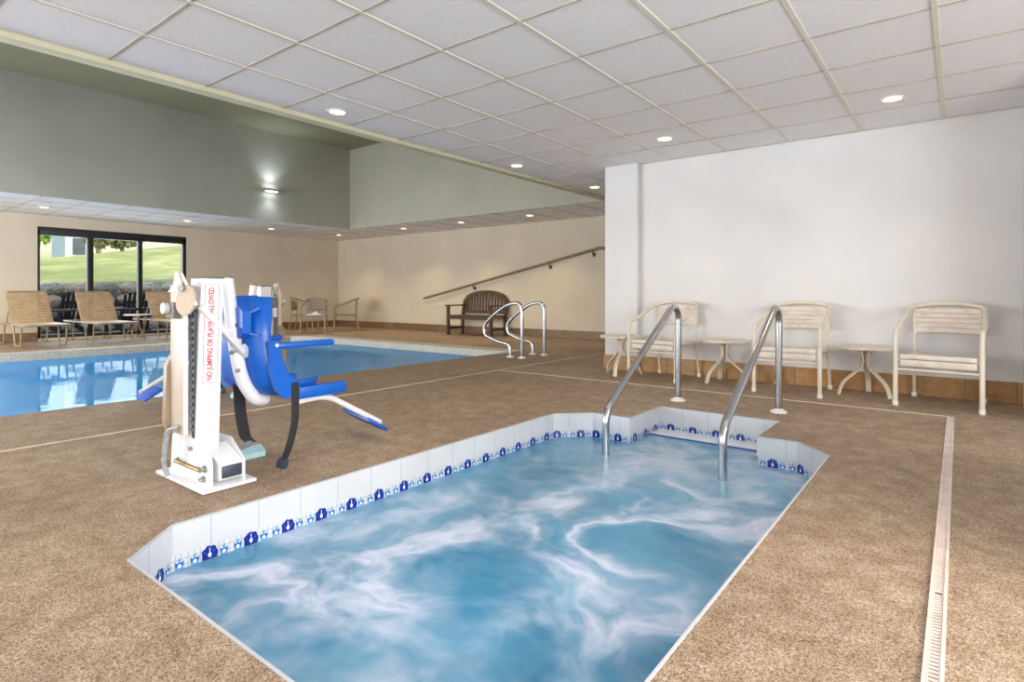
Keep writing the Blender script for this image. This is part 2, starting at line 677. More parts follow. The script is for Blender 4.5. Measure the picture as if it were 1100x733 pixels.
def wall_ring(mb, pts, z0, z1, m, closed=True, uv=True, s0=0.0):
    """vertical faces along a polyline with metre UVs"""
    n = len(pts)
    s = s0
    for i in range(n if closed else n - 1):
        a, b = pts[i], pts[(i + 1) % n]
        L = math.hypot(b[0] - a[0], b[1] - a[1])
        mb.faces([(a[0], a[1], z0), (b[0], b[1], z0), (b[0], b[1], z1), (a[0], a[1], z1)], [(0, 1, 2, 3)], m,
                 uvs=[(s, z0), (s + L, z0), (s + L, z1), (s, z1)])
        s += L


def inset(pts, d):
    """offset a CCW polygon inwards by d"""
    n = len(pts)
    out = []
    for i in range(n):
        p, q, r_ = Vector(pts[i - 1]), Vector(pts[i]), Vector(pts[(i + 1) % n])
        e1, e2 = (q - p).normalized(), (r_ - q).normalized()
        n1, n2 = Vector((-e1.y, e1.x)), Vector((-e2.y, e2.x))
        b = (n1 + n2)
        b = b / max(1e-6, b.dot(n1))
        out.append((q.x + b.x * d, q.y + b.y * d))
    return out


def ccw(pts):
    a = sum(pts[i - 1][0] * pts[i][1] - pts[i][0] * pts[i - 1][1] for i in range(len(pts)))
    return pts if a > 0 else pts[::-1]


SPA = ccw(SPA)
POOL = ccw(POOL)
POOL_OUT = ccw(POOL_OUT)

# ------------------------------------------------------------------ shell
mb = MB()
flat_with_holes(mb, [(XL, YF), (XR, YF), (XR, YW), (XP, YW), (XP, YB), (XL, YB)], [SPA, POOL_OUT], 0.0, M['floor'])
struct(mb, 'floor')

WINY0, WINY1, WINZ0, WINZ1 = 3.11, 5.79, 0.05, 2.20


def wall_boxes(mb, axis, pos, thick, a0, a1, z0, z1, holes, m):
    """wall along 'x' or 'y' at pos, growing by thick (signed), rectangular holes (lo, hi, zlo, zhi)"""
    cuts = sorted(set([a0, a1] + [h[0] for h in holes] + [h[1] for h in holes]))
    for i in range(len(cuts) - 1):
        lo, hi = cuts[i], cuts[i + 1]
        mid = (lo + hi) / 2
        spans = [(z0, z1)]
        for h in holes:
            if h[0] < mid < h[1]:
                ns = []
                for (p, q) in spans:
                    if h[2] > p:
                        ns.append((p, min(q, h[2])))
                    if h[3] < q:
                        ns.append((max(p, h[3]), q))
                spans = ns
        for (p, q) in spans:
            if q - p < 1e-4:
                continue
            if axis == 'y':
                mb.box((pos + thick / 2, mid, (p + q) / 2), (abs(thick), hi - lo, q - p), m)
            else:
                mb.box((mid, pos + thick / 2, (p + q) / 2), (hi - lo, abs(thick), q - p), m)


mb = MB()
wall_boxes(mb, 'y', XL, -0.2, YF - 0.2, YB + 0.2, -0.1, CZ + 0.3, [(WINY0, WINY1, WINZ0, WINZ1)], M['beige_wall'])
struct(mb, 'wall_left')
mb = MB()
wall_boxes(mb, 'x', YB, 0.2, XL, XP, -0.1, CZ + 0.3, [], M['beige_wall'])
struct(mb, 'wall_back')
mb = MB()
wall_boxes(mb, 'x', YW, YB + 0.2 - YW, XP, XR + 0.3, -0.1, CZ + 0.3, [], M['white_wall'])
struct(mb, 'wall_right')
mb = MB()
mb.box(((XP - 2.93) / 2, YW - 0.04, CZ / 2), (-2.93 - XP, 0.08, CZ), M['white_wall'], bev=0.006)
struct(mb, 'trim_1')                                   # shallow pilaster closing the white wall
mb = MB()
mb.box((0.41 + 0.45, 5.75, CZ / 2), (0.9, 0.904, CZ), M['white_wall'])
struct(mb, 'wall_corner')
mb = MB()
mb.box((0.62, 3.05, 0.42), (0.16, 1.3, 0.84), M['beige_wall'], bev=0.01)
struct(mb, 'wall_half_height')  # unseen low wall, added to cast a shadow on the deck
mb = MB()
wall_boxes(mb, 'y', XR, 0.2, YF - 0.2, YW, -0.1, CZ + 0.3, [(-2.6, 3.0, 0.25, 2.35)], M['white_wall'])
struct(mb, 'wall_window_side')
mb = MB()
wall_boxes(mb, 'x', YF, -0.2, XL, XR, -0.1, CZ + 0.3, [(-4.0, 1.6, 0.25, 2.35), (-13.0, -5.4, 0.25, 2.35)], M['white_wall'])
struct(mb, 'wall_front')

# low ceiling with the hole of the raised tray
mb = MB()
flat_with_holes(mb, [(XL, YF), (XR, YF), (XR, YW), (XP, YW), (XP, YB), (XL, YB)], [ccw(TRAY)], CZ, M['ceil'])
struct(mb, 'ceiling')
# raised tray
mb = MB()
wall_ring(mb, ccw(TRAY), CZ, TZ, M['green_wall'])
struct(mb, 'wall_tray')
mb = MB()
mb.faces([(-11.2, -1.5, TZ), (-4.47, -1.5, TZ), (-4.47, 8.25, TZ), (-11.2, 8.25, TZ)], [(0, 1, 2, 3)], M['olive'])
struct(mb, 'ceiling_tray')
# roof over everything
mb = MB()
mb.box(((XL + XR) / 2, (YF + YB) / 2, 4.45), (XR - XL + 1.4, YB - YF + 1.4, 0.25), M['roof_slab'])
struct(mb, 'roof')
mb = MB()
wall_boxes(mb, 'y', XL - 0.3, -0.1, YF - 0.5, YB + 0.5, CZ + 0.3, 4.4, [], M['beige_wall'])
struct(mb, 'wall_parapet')
# cream trim round the near edge of the tray
mb = MB()
mb.box((-4.40, 3.375, CZ - 0.012), (0.11, 9.75, 0.05), M['cream_trim'], bev=0.006)
struct(mb, 'trim_2')
# ceiling grid bars
mb = MB()
X0, Y1, SP = -0.103, 5.610, 0.6105
k = -5
while True:
    x = X0 - SP * k
    if x < -4.3:
        break
    if x < XR - 0.05:
        y1 = YW if x > XP else YB
        mb.box((x, (YF + y1) / 2, CZ - 0.003), (0.026, y1 - YF, 0.008), M['tbar'])
    k += 1
for i in range(-7, 15):
    y = Y1 - SP * i
    if y > YB - 0.05 or y < YF + 0.05:
        continue
    x1 = XR if y < YW else XP
    mb.box(((x1 - 4.35) / 2, y, CZ - 0.002), (x1 + 4.35, 0.014, 0.006), M['tbar_dark'])
struct(mb, 'trim_3')
mb = MB()
k = 1
while -11.2 - SP * k > XL:
    mb.box((-11.2 - SP * k, (YF + YB) / 2, CZ - 0.002), (0.02, YB - YF, 0.006), M['tbar_dark'])
    k += 1
for i in range(-7, 15):
    y = Y1 - SP * i
    if YF < y < YB:
        mb.box(((XL - 11.2) / 2, y, CZ - 0.002), (XL * -1 - 11.2, 0.016, 0.006), M['tbar_dark'])
k = 1
for k in range(1, 12):
    mb.box((-4.47 - SP * k, (8.25 + YB) / 2, CZ - 0.002), (0.02, YB - 8.25, 0.006), M['tbar_dark'])
for y in (8.66, 9.27):
    mb.box(((-11.2 - 4.47) / 2, y, CZ - 0.002), (6.7, 0.016, 0.006), M['tbar_dark'])
struct(mb, 'trim_4')
# dark angle where the ceiling meets the white wall
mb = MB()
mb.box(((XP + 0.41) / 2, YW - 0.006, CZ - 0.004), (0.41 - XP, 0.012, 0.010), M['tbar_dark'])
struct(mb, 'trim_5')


# baseboards with metre UVs
def baseboard(name, a, b, h, off, m):
    mb = MB()
    a, b = Vector(a), Vector(b)
    d = (b - a).normalized()
    n = Vector((d.y, -d.x)) * off
    L = (b - a).length
    p, q = a + n, b + n
    mb.faces([(p.x, p.y, 0), (q.x, q.y, 0), (q.x, q.y, h), (p.x, p.y, h)], [(0, 1, 2, 3)], m, uvs=[(0, 0.0), (L, 0.0), (L, h), (0, h)])
    mb.faces([(p.x, p.y, h), (q.x, q.y, h), (b.x, b.y, h), (a.x, a.y, h)], [(0, 1, 2, 3)], m, uvs=[(0, h - .01), (L, h - .01), (L, h - .02), (0, h - .02)])
    for s, e, uu in ((p, a, 0.05), (q, b, L - 0.05)):
        mb.faces([(s.x, s.y, 0), (e.x, e.y, 0), (e.x, e.y, h), (s.x, s.y, h)], [(0, 1, 2, 3)], m, uvs=[(uu, 0), (uu + .015, 0), (uu + .015, h), (uu, h)])
    return struct(mb, name)


baseboard('baseboard_right', (-2.93, YW), (0.41, YW), 0.176, 0.014, M['base_tan'])
baseboard('baseboard_pilaster', (XP - 0.012, YW - 0.08), (-2.93, YW - 0.08), 0.176, 0.014, M['base_tan'])
baseboard('baseboard_back', (XL, YB), (XP, YB), 0.17, 0.014, M['base_brown'])
baseboard('baseboard_left', (XL, WINY1), (XL, YB), 0.17, 0.014, M['base_brown'])
baseboard('baseboard_left_end', (XL, YF), (XL, WINY0), 0.17, 0.014, M['base_brown'])

# window in the far left wall: frame, mullions, rail and panes
win = thing('window_1', None, None, (XL, 0, 0))
win['kind'] = 'structure'
mb = MB()
fx = -0.06
mb.box((fx, (WINY0 + WINY1) / 2, 2.12), (0.12, WINY1 - WINY0, 0.16), M['black_alu'], bev=0.004)
mb.box((fx, (WINY0 + WINY1) / 2, WINZ0 + 0.03), (0.12, WINY1 - WINY0, 0.06), M['black_alu'], bev=0.004)
mb.box((fx, WINY0 + 0.02, 1.1), (0.12, 0.04, 2.1), M['black_alu'], bev=0.004)
mb.box((fx, WINY1 - 0.035, 1.1), (0.12, 0.07, 2.1), M['black_alu'], bev=0.004)
mb.box((fx, 3.965, 1.1), (0.11, 0.10, 2.1), M['black_alu'], bev=0.004)
mb.box((fx, 4.865, 1.1), (0.11, 0.08, 2.1), M['black_alu'], bev=0.004)
mb.box((fx, (WINY0 + WINY1) / 2, 0.575), (0.07, WINY1 - WINY0 - 0.04, 0.05), M['black_alu'], bev=0.004)
mb.build('window_frame', win)
for (a, b) in ((3.15, 3.915), (4.015, 4.825), (4.905, 5.72)):
    for (z0, z1) in ((0.11, 0.55), (0.60, 2.04)):
        mb = MB()
        mb.box((-0.06, (a + b) / 2, (z0 + z1) / 2), (0.008, b - a, z1 - z0), M['glass'])
        mb.build('pane', win)

# ------------------------------------------------------------------ spa basin
WZ = -0.178
mb = MB()
lip = inset(SPA, 0.008)
n = len(SPA)
for i in range(n):
    j = (i + 1) % n
    a, b, c, d = SPA[i], SPA[j], lip[j], lip[i]
    mb.faces([(a[0], a[1], 0.004), (b[0], b[1], 0.004), (c[0], c[1], 0.004), (d[0], d[1], 0.004)], [(0, 1, 2, 3)], M['spa_tile'],
             uvs=[(.05, .05), (.06, .05), (.06, .06), (.05, .06)])
wall_ring(mb, SPA, -0.01, 0.004, M['spa_tile'])
wall_ring(mb, lip, -0.118, 0.004, M['spa_tile'], s0=0.03)
low = inset(SPA, -0.004)
for i in range(n):
    j = (i + 1) % n
    a, b, c, d = low[i], low[j], lip[j], lip[i]
    mb.faces([(a[0], a[1], -0.118), (b[0], b[1], -0.118), (c[0], c[1], -0.118), (d[0], d[1], -0.118)], [(0, 1, 2, 3)], M['spa_tile'],
             uvs=[(.05, .05), (.06, .05), (.06, .06), (.05, .06)])
struct(mb, 'trim_6')                                    # white tiled rim of the spa
# mosaic band with the flower border
mb = MB()
band = inset(SPA, 0.002)
wall_ring(mb, band, -0.26, -0.118, M['mosaic'])


def motif(mb, o, u, kind):
    """flat glaze shapes set on the wall at o (at the water line), u along the wall"""
    o, u = Vector(o), Vector(u)
    v = Vector((0, 0, 1))
    nrm = Vector((-u.y, u.x, 0))

    def poly(pts, m, lift):
        mb.faces([o + u * p[0] + v * p[1] + nrm * lift for p in pts], [tuple(range(len(pts)))], m)
    if kind == 'flower':
        pts = [(-0.030, -0.012)]
        for k in range(29):
            a = PI - PI * 1.0 * k / 28
            r = 0.0325 * (0.90 + 0.14 * abs(math.sin(a * 3.5)))
            pts.append((r * math.cos(a), 0.010 + r * 0.98 * math.sin(a)))
        pts.append((0.030, -0.012))
        poly(pts, M['navy_glaze'], 0.0010)
        poly([(-0.007, 0.002), (0, -0.006), (0.007, 0.002), (0.005, 0.012), (0, 0.015), (-0.005, 0.012)], M['white_glaze'], 0.0016)
        poly([(-0.0012, 0.014), (0.0012, 0.014), (0.0012, 0.034), (-0.0012, 0.034)], M['white_glaze'], 0.0016)
        for s in (-1, 1):
            poly([(s * 0.008, 0.010), (s * 0.010, 0.008), (s * 0.024, 0.020), (s * 0.022, 0.022)], M['teal_glaze'], 0.0014)
    else:
        m2 = M['sky_glaze']
        poly([(-0.015, 0.000), (-0.018, 0.020), (-0.009, 0.012), (0, 0.016), (0.009, 0.012), (0.018, 0.020), (0.015, 0.000), (0.006, -0.010), (-0.006, -0.010)], M['teal_glaze'], 0.0010)
        poly([(-0.008, 0.002), (0, 0.010), (0.008, 0.002), (0.004, -0.006), (-0.004, -0.006)], M['white_glaze'], 0.0016)
        poly([(-0.006, 0.018), (0, 0.014), (0.006, 0.018), (0.004, 0.028), (0, 0.033), (-0.004, 0.028)], m2, 0.0013)
        poly([(-0.018, -0.004), (-0.013, -0.012), (0.013, -0.012), (0.018, -0.004), (0.010, -0.002), (-0.010, -0.002)], m2, 0.0013)


for i in range(n):
    a, b = Vector(band[i]), Vector(band[(i + 1) % n])
    L = (b - a).length
    d = (b - a) / L
    cnt = max(1, round(L / 0.0575))
    st = L / cnt
    for q in range(cnt):
        p = a + d * (st * (q + 0.5))
        fl = (q == cnt // 2) if cnt <= 4 else (q % 3 == 1)
        motif(mb, (p.x, p.y, WZ + 0.012), (d.x, d.y, 0), 'flower' if fl else 'tulip')
struct(mb, 'trim_7')
# basin
mb = MB()
wall_ring(mb, SPA, -0.95, -0.24, M['spa_shell'])
flat_with_holes(mb, SPA, [], -0.95, M['spa_shell'])
struct(mb, 'spa_basin')
# submerged bench edge with a blue tile nosing in the stair alcove
mb = MB()
mb.box((-1.4325, 4.212, -0.235), (0.875, 0.215, 0.128), M['white_glaze'])
mb.box((-1.4325, 4.103, -0.176), (0.875, 0.010, 0.016), M['teal_glaze'])
struct(mb, 'spa_step')
# spa water
mb = MB()
flat_with_holes(mb, inset(SPA, 0.004), [], WZ, M['spa_water'])
tag(mb.build('spa_water'), kind='structure')

# ------------------------------------------------------------------ pool basin, coping, water
mb = MB()
wall_ring(mb, POOL, -1.3, 0.0, M['pool_shell'])
flat_with_holes(mb, POOL, [], -1.3, M['pool_shell'])
struct(mb, 'pool_basin')
mb = MB()
pin = inset(POOL, 0.006)
wall_ring(mb, pin, -0.16, 0.0, M['pool_tile'])
struct(mb, 'trim_8')
mb = MB()
cop = [(-11.5, -1.2), (-11.5, 6.9), (-10.95, 7.40), (-5.5, 7.40), (-5.5, 7.06), (-10.85, 7.06), (-11.2, 6.75), (-11.2, -1.2)]
mb.faces([(x, y, 0.0) for x, y in cop], [(0, 1, 6, 7), (1, 2, 5, 6), (2, 3, 4, 5)], M['coping'], uvs=[(x, y) for x, y in cop])
struct(mb, 'trim_9')
mb = MB()
flat_with_holes(mb, inset(POOL, 0.007), [], -0.115, M['pool_water'])
tag(mb.build('pool_water'), kind='structure')
# expansion joints in the deck
mb = MB()
mb.box((-4.28, 3.0, 0.0015), (0.022, 12.0, 0.004), M['joint'])
mb.box((-2.17, 5.255, 0.0015), (4.2, 0.016, 0.004), M['joint'])
struct(mb, 'trim_10')

# trench drain along the right of the spa
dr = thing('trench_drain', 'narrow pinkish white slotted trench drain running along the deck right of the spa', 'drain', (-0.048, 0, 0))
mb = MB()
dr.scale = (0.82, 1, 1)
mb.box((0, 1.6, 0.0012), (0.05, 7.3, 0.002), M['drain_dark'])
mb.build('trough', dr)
y = 5.25
for L in (1.57, 1.56, 1.56, 1.56):
    mb = MB()
    y0 = y - L + 0.006
    for s in (-1, 1):
        mb.box((s * 0.0205, (y + y0) / 2, 0.004), (0.011, y - y0, 0.005), M['drain'])
        mb.box((s * 0.0125, (y + y0) / 2, 0.0032), (0.0035, y - y0, 0.003), M['drain'])
    q = y0 + 0.006
    while q < y:
        mb.box((0, q, 0.0032), (0.026, 0.009, 0.0034), M['drain'])
        q += 0.018
    mb.build('grate', dr)
    y -= L

# ------------------------------------------------------------------ downlights
LENS = []


def make_downlight():
    t = thing('recessed_downlight', 'x', 'ceiling light')
    mb = MB()
    mb.lathe([(0.062, -0.004), (0.066, -0.007), (0.082, -0.006), (0.088, 0.0), (0.062, 0.0)], M['lamp_trim'], n=28)
    mb.build('trim_ring', t)
    mb = MB()
    mb.lathe([(0.0001, -0.004), (0.063, -0.004), (0.063, -0.001)], M['lamp_lens'], n=28)
    mb.build('lens', t)
    return t


DL = [(-4.09, 2.89, 'lit round downlight in the tiled ceiling beside the tray edge, nearest the camera'),
      (-4.12, 5.39, 'lit round downlight beside the tray edge, second from the camera'),
      (-4.07, 7.14, 'lit round downlight by the tray edge, next to the white pilaster'),
      (-2.27, 5.35, 'lit round downlight over the cream chair next to the white pilaster'),
      (-0.41, 5.34, 'lit round downlight over the rightmost cream armchair'),
      (-12.55, 2.90, 'small lit downlight in the low ceiling above the left end of the window'),
      (-12.55, 5.25, 'small lit downlight in the low ceiling above the right end of the window'),
      (-12.55, 7.08, 'small lit downlight in the low ceiling below and right of the sconce'),
      (-12.45, 8.85, 'small lit downlight in the low ceiling at the far room corner'),
      (-10.05, 8.88, 'small lit downlight in the bench wall soffit, leftmost of its row'),
      (-8.28, 8.90, 'small lit downlight in the bench wall soffit above the bench'),
      (-6.5, 8.92, 'small lit downlight in the bench wall soffit, rightmost of its row')]
proto = make_downlight()
for i, (x, y, lb) in enumerate(DL):
    o = place(proto, i == 0, (x, y, CZ), 0, lb, 'recessed downlights')
    far = y > 8
    lamp('SPOT', 'downlight_beam', (x, y, CZ - 0.03), DOWN_W * (5.0 if far else (2.4 if x < -10 else 1.0)), WARM, (0, 0, 0), spot_size=R(112), spot_blend=0.75, shadow_soft_size=0.05)
# the same ceiling lamps outside the picture
for (x, y) in ((-4.1, 0.4), (-2.27, 2.9), (-0.4, 2.9), (-2.27, 0.4), (-0.4, 0.4), (-12.55, 0.4)):
    lamp('SPOT', 'downlight_beam', (x, y, CZ - 0.03), DOWN_W * (1.6 if x < -10 else 1.0), WARM, (0, 0, 0), spot_size=R(112), spot_blend=0.75, shadow_soft_size=0.05)

# sconce on the tray wall
sc = thing('wall_sconce', 'small lit up and down light on the green upper wall', 'wall light', (-11.2, 6.27, 3.03))
mb = MB()
mb.box((0.012, 0, 0), (0.02, 0.16, 0.11), M['sconce_body'], bev=0.005)
mb.lathe([(0.10, -0.028), (0.115, -0.02), (0.115, 0.02), (0.10, 0.028)], M['sconce_body'], (0.10, 0, 0), 24, 0.75, 1.35)
mb.build('housing', sc)
mb = MB()
mb.lathe([(0.0001, -0.0295), (0.098, -0.0295), (0.098, -0.02)], M['sconce_lens'], (0.10, 0, 0), 24, 0.75, 1.35)
mb.lathe([(0.098, 0.02), (0.098, 0.0295), (0.0001, 0.0295)], M['sconce_lens'], (0.10, 0, 0), 24, 0.75, 1.35)
mb.build('lens', sc)
lamp('SPOT', 'sconce_up_beam', (-11.04, 6.27, 3.07), 22, (0.68, 0.80, 1.0), (PI, 0, 0), spot_size=R(120), spot_blend=0.9, shadow_soft_size=0.05)
lamp('SPOT', 'sconce_down_beam', (-11.04, 6.27, 2.99), 14, (0.68, 0.80, 1.0), (0, 0, 0), spot_size=R(110), spot_blend=0.9, shadow_soft_size=0.05)

# ------------------------------------------------------------------ spa handrails
def spa_rail(x, label, yw):
    t = thing('spa_handrail', label, 'handrail', (x, 4.66, 0), group='spa handrails')
    mb = MB()
    y0 = yw - 4.66
    mb.tube(fillet([(0, y0, -0.5), (0, y0, 0.11), (0, -0.10, 0.805), (0, 0.015, 0.74), (0, 0.0, 0.0)], [0, 0.10, 0.13, 0.10, 0], 8), 0.0255, M['steel'], 14)
    mb.build('tube', t)
    mb = MB()
    mb.lathe([(0.06, 0.0), (0.062, 0.006), (0.05, 0.016), (0.034, 0.020), (0.028, 0.030), (0.0258, 0.030)], M['escutcheon'])
    mb.build('escutcheon', t)
    return t


spa_rail(-1.86, 'polished steel spa handrail with white floor ring, the one nearer the blue lift chair', 3.41)
spa_rail(-1.075, 'polished steel spa handrail with white floor ring, the one nearer the drain', 3.36)


def ladder_rail(y, label, dx):
    t = thing('pool_ladder_rail', label, 'ladder rail', (-4.82 + dx, y, 0), group='pool ladder rails')
    mb = MB()
    P = [(-0.21, 0, 0), (-0.22, 0, 0.185), (-0.42, 0, 0.21), (-0.69, 0, 0.30), (-0.70, 0, 0.44), (-0.53, 0, 0.59), (-0.24, 0, 0.76), (-0.02, 0, 0.775), (0, 0, 0.60), (0, 0, 0)]
    mb.tube(fillet(P, [0, .06, .1, .09, .09, .12, .1, .11, .1, 0], 7), 0.0245, M['steel'], 12)
    mb.build('tube', t)
    for px in (-0.21, 0):
        mb = MB()
        mb.lathe([(0.056, 0.0), (0.058, 0.006), (0.046, 0.016), (0.030, 0.020), (0.0248, 0.028)], M['escutcheon'], (px, 0, 0))
        mb.build('escutcheon', t)


ladder_rail(6.43, 'curved steel pool ladder rail at the pool corner, nearer one', 0)
ladder_rail(6.95, 'curved steel pool ladder rail at the pool corner, farther one', 0.02)

# sloping handrail on the bench wall
t = thing('wall_handrail', 'long sloping bronze handrail fixed to the wall above the bench', 'handrail', (0, 9.78, 0))
mb = MB()
mb.tube(fillet([(-10.34, 0, 0.80), (-5.62, 0, 1.765), (-5.45, 0, 1.80), (-5.28, 0, 1.75), (-5.20, 0.04, 1.66)], 0.08), 0.026, M['rail_wood'], 12)
mb.build('rail', t)
for px in (-8.72, -6.64, -5.62):
    pz = 0.80 + (px + 10.34) / 4.72 * 0.965
    mb = MB()
    mb.tube(fillet([(px, 0, pz - 0.02), (px, 0, pz - 0.09), (px, 0.055, pz - 0.10)], 0.04), 0.010, M['bracket'], 8)
    mb.box((px, 0.055, pz - 0.10), (0.05, 0.02, 0.07), M['bracket'], bev=0.004)
    mb.build('bracket', t)


# ------------------------------------------------------------------ strap armchairs
def make_armchair(name, tube_m, strap_m, foot_m, sling=False):
    t = thing(name, 'x', 'chair')
    w = 0.272
    mb = MB()
    L = [(-w, -0.29, 0.02), (-w, -0.285, 0.595), (-w - 0.005, -0.10, 0.635), (-w + 0.018, 0.20, 0.765), (-w + 0.045, 0.285, 0.785)]
    C = [(-0.10, 0.30, 0.812), (0.10, 0.30, 0.812)]
    Rr = [(-p[0], p[1], p[2]) for p in L[::-1]]
    mb.tube(fillet(L + C + Rr, [0, .06, .07, .09, .05, .1, .1, .05, .09, .07, .06, 0], 6), 0.0180, tube_m, 10)
    mb.build('arm_frame', t)
    u = w - 0.045
    for s in (-1, 1):
        mb = MB()
        mb.tube(fillet([(s * (u + 0.01), 0.30, 0.02), (s * u, 0.235, 0.36), (s * u, 0.262, 0.785)], 0.12), 0.0125, tube_m, 8)
        mb.build('back_leg', t)
        mb = MB()
        mb.tube([(s * u, -0.275, 0.385), (s * u, 0.236, 0.365)], 0.0125, tube_m, 8)
        mb.tube([(s * w, -0.286, 0.36), (s * u, -0.262, 0.385)], 0.009, tube_m, 8)
        mb.build('seat_rail', t)
        for (x, y) in ((s * w, -0.29), (s * (u + 0.01), 0.30)):
            mb = MB()
            mb.lathe([(0.019, 0.0), (0.021, 0.006), (0.021, 0.035), (0.017, 0.04)], foot_m, (x, y, 0), 12)
            mb.build('rubber_foot', t)
    mb = MB()
    mb.tube([(-w, -0.287, 0.292), (w, -0.287, 0.292)], 0.0095, tube_m, 8)
    mb.build('cross_bar', t)
    mb = MB()
    mb.tube([(-u, 0.236, 0.365), (u, 0.236, 0.365)], 0.0095, tube_m, 8)
    mb.build('cross_bar', t)
    if sling:
        mb = MB()
        for k in range(12):
            pass
        N = 8
        vs, fs = [], []
        for a in range(N + 1):
            for b in range(5):
                x = -u + 2 * u * a / N
                z = 0.50 + 0.27 * b / 4
                vs.append((x, 0.240 + 0.02 * (z - 0.36) + 0.02 * (1 - (x / u) ** 2), z))
        for a in range(N):
            for b in range(4):
                fs.append((a * 5 + b, a * 5 + b + 1, a * 5 + b + 6, a * 5 + b + 5))
        mb.faces(vs, fs, strap_m, True)
        o = mb.build('back_sling', t)
        md = o.modifiers.new('thickness', 'SOLIDIFY')
        md.thickness = 0.006
    else:
        for k in range(5):
            z = 0.585 + 0.041 * k
            mb = MB()
            y = 0.245 + 0.05 * (z - 0.40)
            pts = [(-u - 0.015, y + 0.004, z), (-u, y - 0.016, z), (-0.08, y + 0.012, z + 0.004), (0.08, y + 0.012, z + 0.004), (u, y - 0.016, z), (u + 0.015, y + 0.004, z)]
            mb.strap(fillet(pts, 0.05, 4), (0, 0.001, 0.037), 0.004, strap_m)
            mb.build('back_strap', t)
    for k in range(8):
        y = -0.225 + 0.062 * k
        mb = MB()
        pts = [(-u - 0.014, y, 0.375), (-u, y, 0.402 - 0.004 * k / 2), (0, y, 0.392 - 0.004 * k / 2), (u, y, 0.402 - 0.004 * k / 2), (u + 0.014, y, 0.375)]
        mb.strap(fillet(pts, 0.03, 3), (0, 0.055, 0), 0.004, strap_m)
        mb.build('seat_strap', t)
    for (z, h) in ((0.395, 0.036), (0.345, 0.05)):
        mb = MB()
        mb.box((0, -0.281, z), (2 * u + 0.03, 0.012, h), strap_m, bev=0.005)
        mb.build('front_strap', t)
    return t


proto = make_armchair('strap_armchair', M['chair_cream'], M['strap_cream'], M['rubber_cream'])
for i, (x, y, rz, lb) in enumerate([
        (-2.485, 5.875, R(-6), 'cream metal armchair with vinyl straps beside the white pilaster, behind the spa handrail'),
        (-1.205, 5.81, R(-2), 'cream metal armchair with vinyl straps standing between the two small round tables'),
        (-0.105, 5.81, R(-6), 'cream metal armchair with vinyl straps, rightmost by the white wall')]):
    place(proto, i == 0, (x, y, 0), rz, lb, 'cream strap armchairs along the white wall')


def make_table(name, top_m, leg_m, z=0.435, r=0.235):
    t = thing(name, 'x', 'table')
    mb = MB()
    mb.lathe([(0.0001, z - 0.020), (r - 0.02, z - 0.022), (r - 0.002, z - 0.024), (r, z - 0.016), (r, z - 0.004), (r - 0.006, z), (r - 0.02, z - 0.001), (r - 0.03, z - 0.003), (0.0001, z - 0.003)], top_m, n=40)
    mb.build('tabletop', t)
    for k in range(3):
        a = 2 * PI * k / 3 + R(100)
        c, s = math.cos(a), math.sin(a)
        mb = MB()
        P = [(0.10, z - 0.025), (0.035, z - 0.05), (0.022, z - 0.17), (0.085, 0.20), (0.195, 0.11), (0.225, 0.0)]
        pts = fillet([(c * p[0], s * p[0], p[1]) for p in P], [0, .04, .08, .08, .08, 0], 6)
        mb.strap(pts, (-s * 0.040, c * 0.040, 0), 0.012, leg_m)
        mb.build('leg', t)
    return t


proto_t = make_table('side_table', M['strap_cream'], M['chair_cream'])
for i, (x, y, rz, lb) in enumerate([
        (-1.88, 5.93, R(20), 'small round cream table standing between the left and the middle cream armchair'),
        (-0.655, 5.95, R(-10), 'small round cream table standing between the middle and the rightmost cream armchair'),
        (-2.985, 5.83, R(180), 'small round cream table in front of the white pilaster, left of the armchairs')]):
    place(proto_t, i == 0, (x, y, 0), rz, lb, 'small round tables by the white wall')


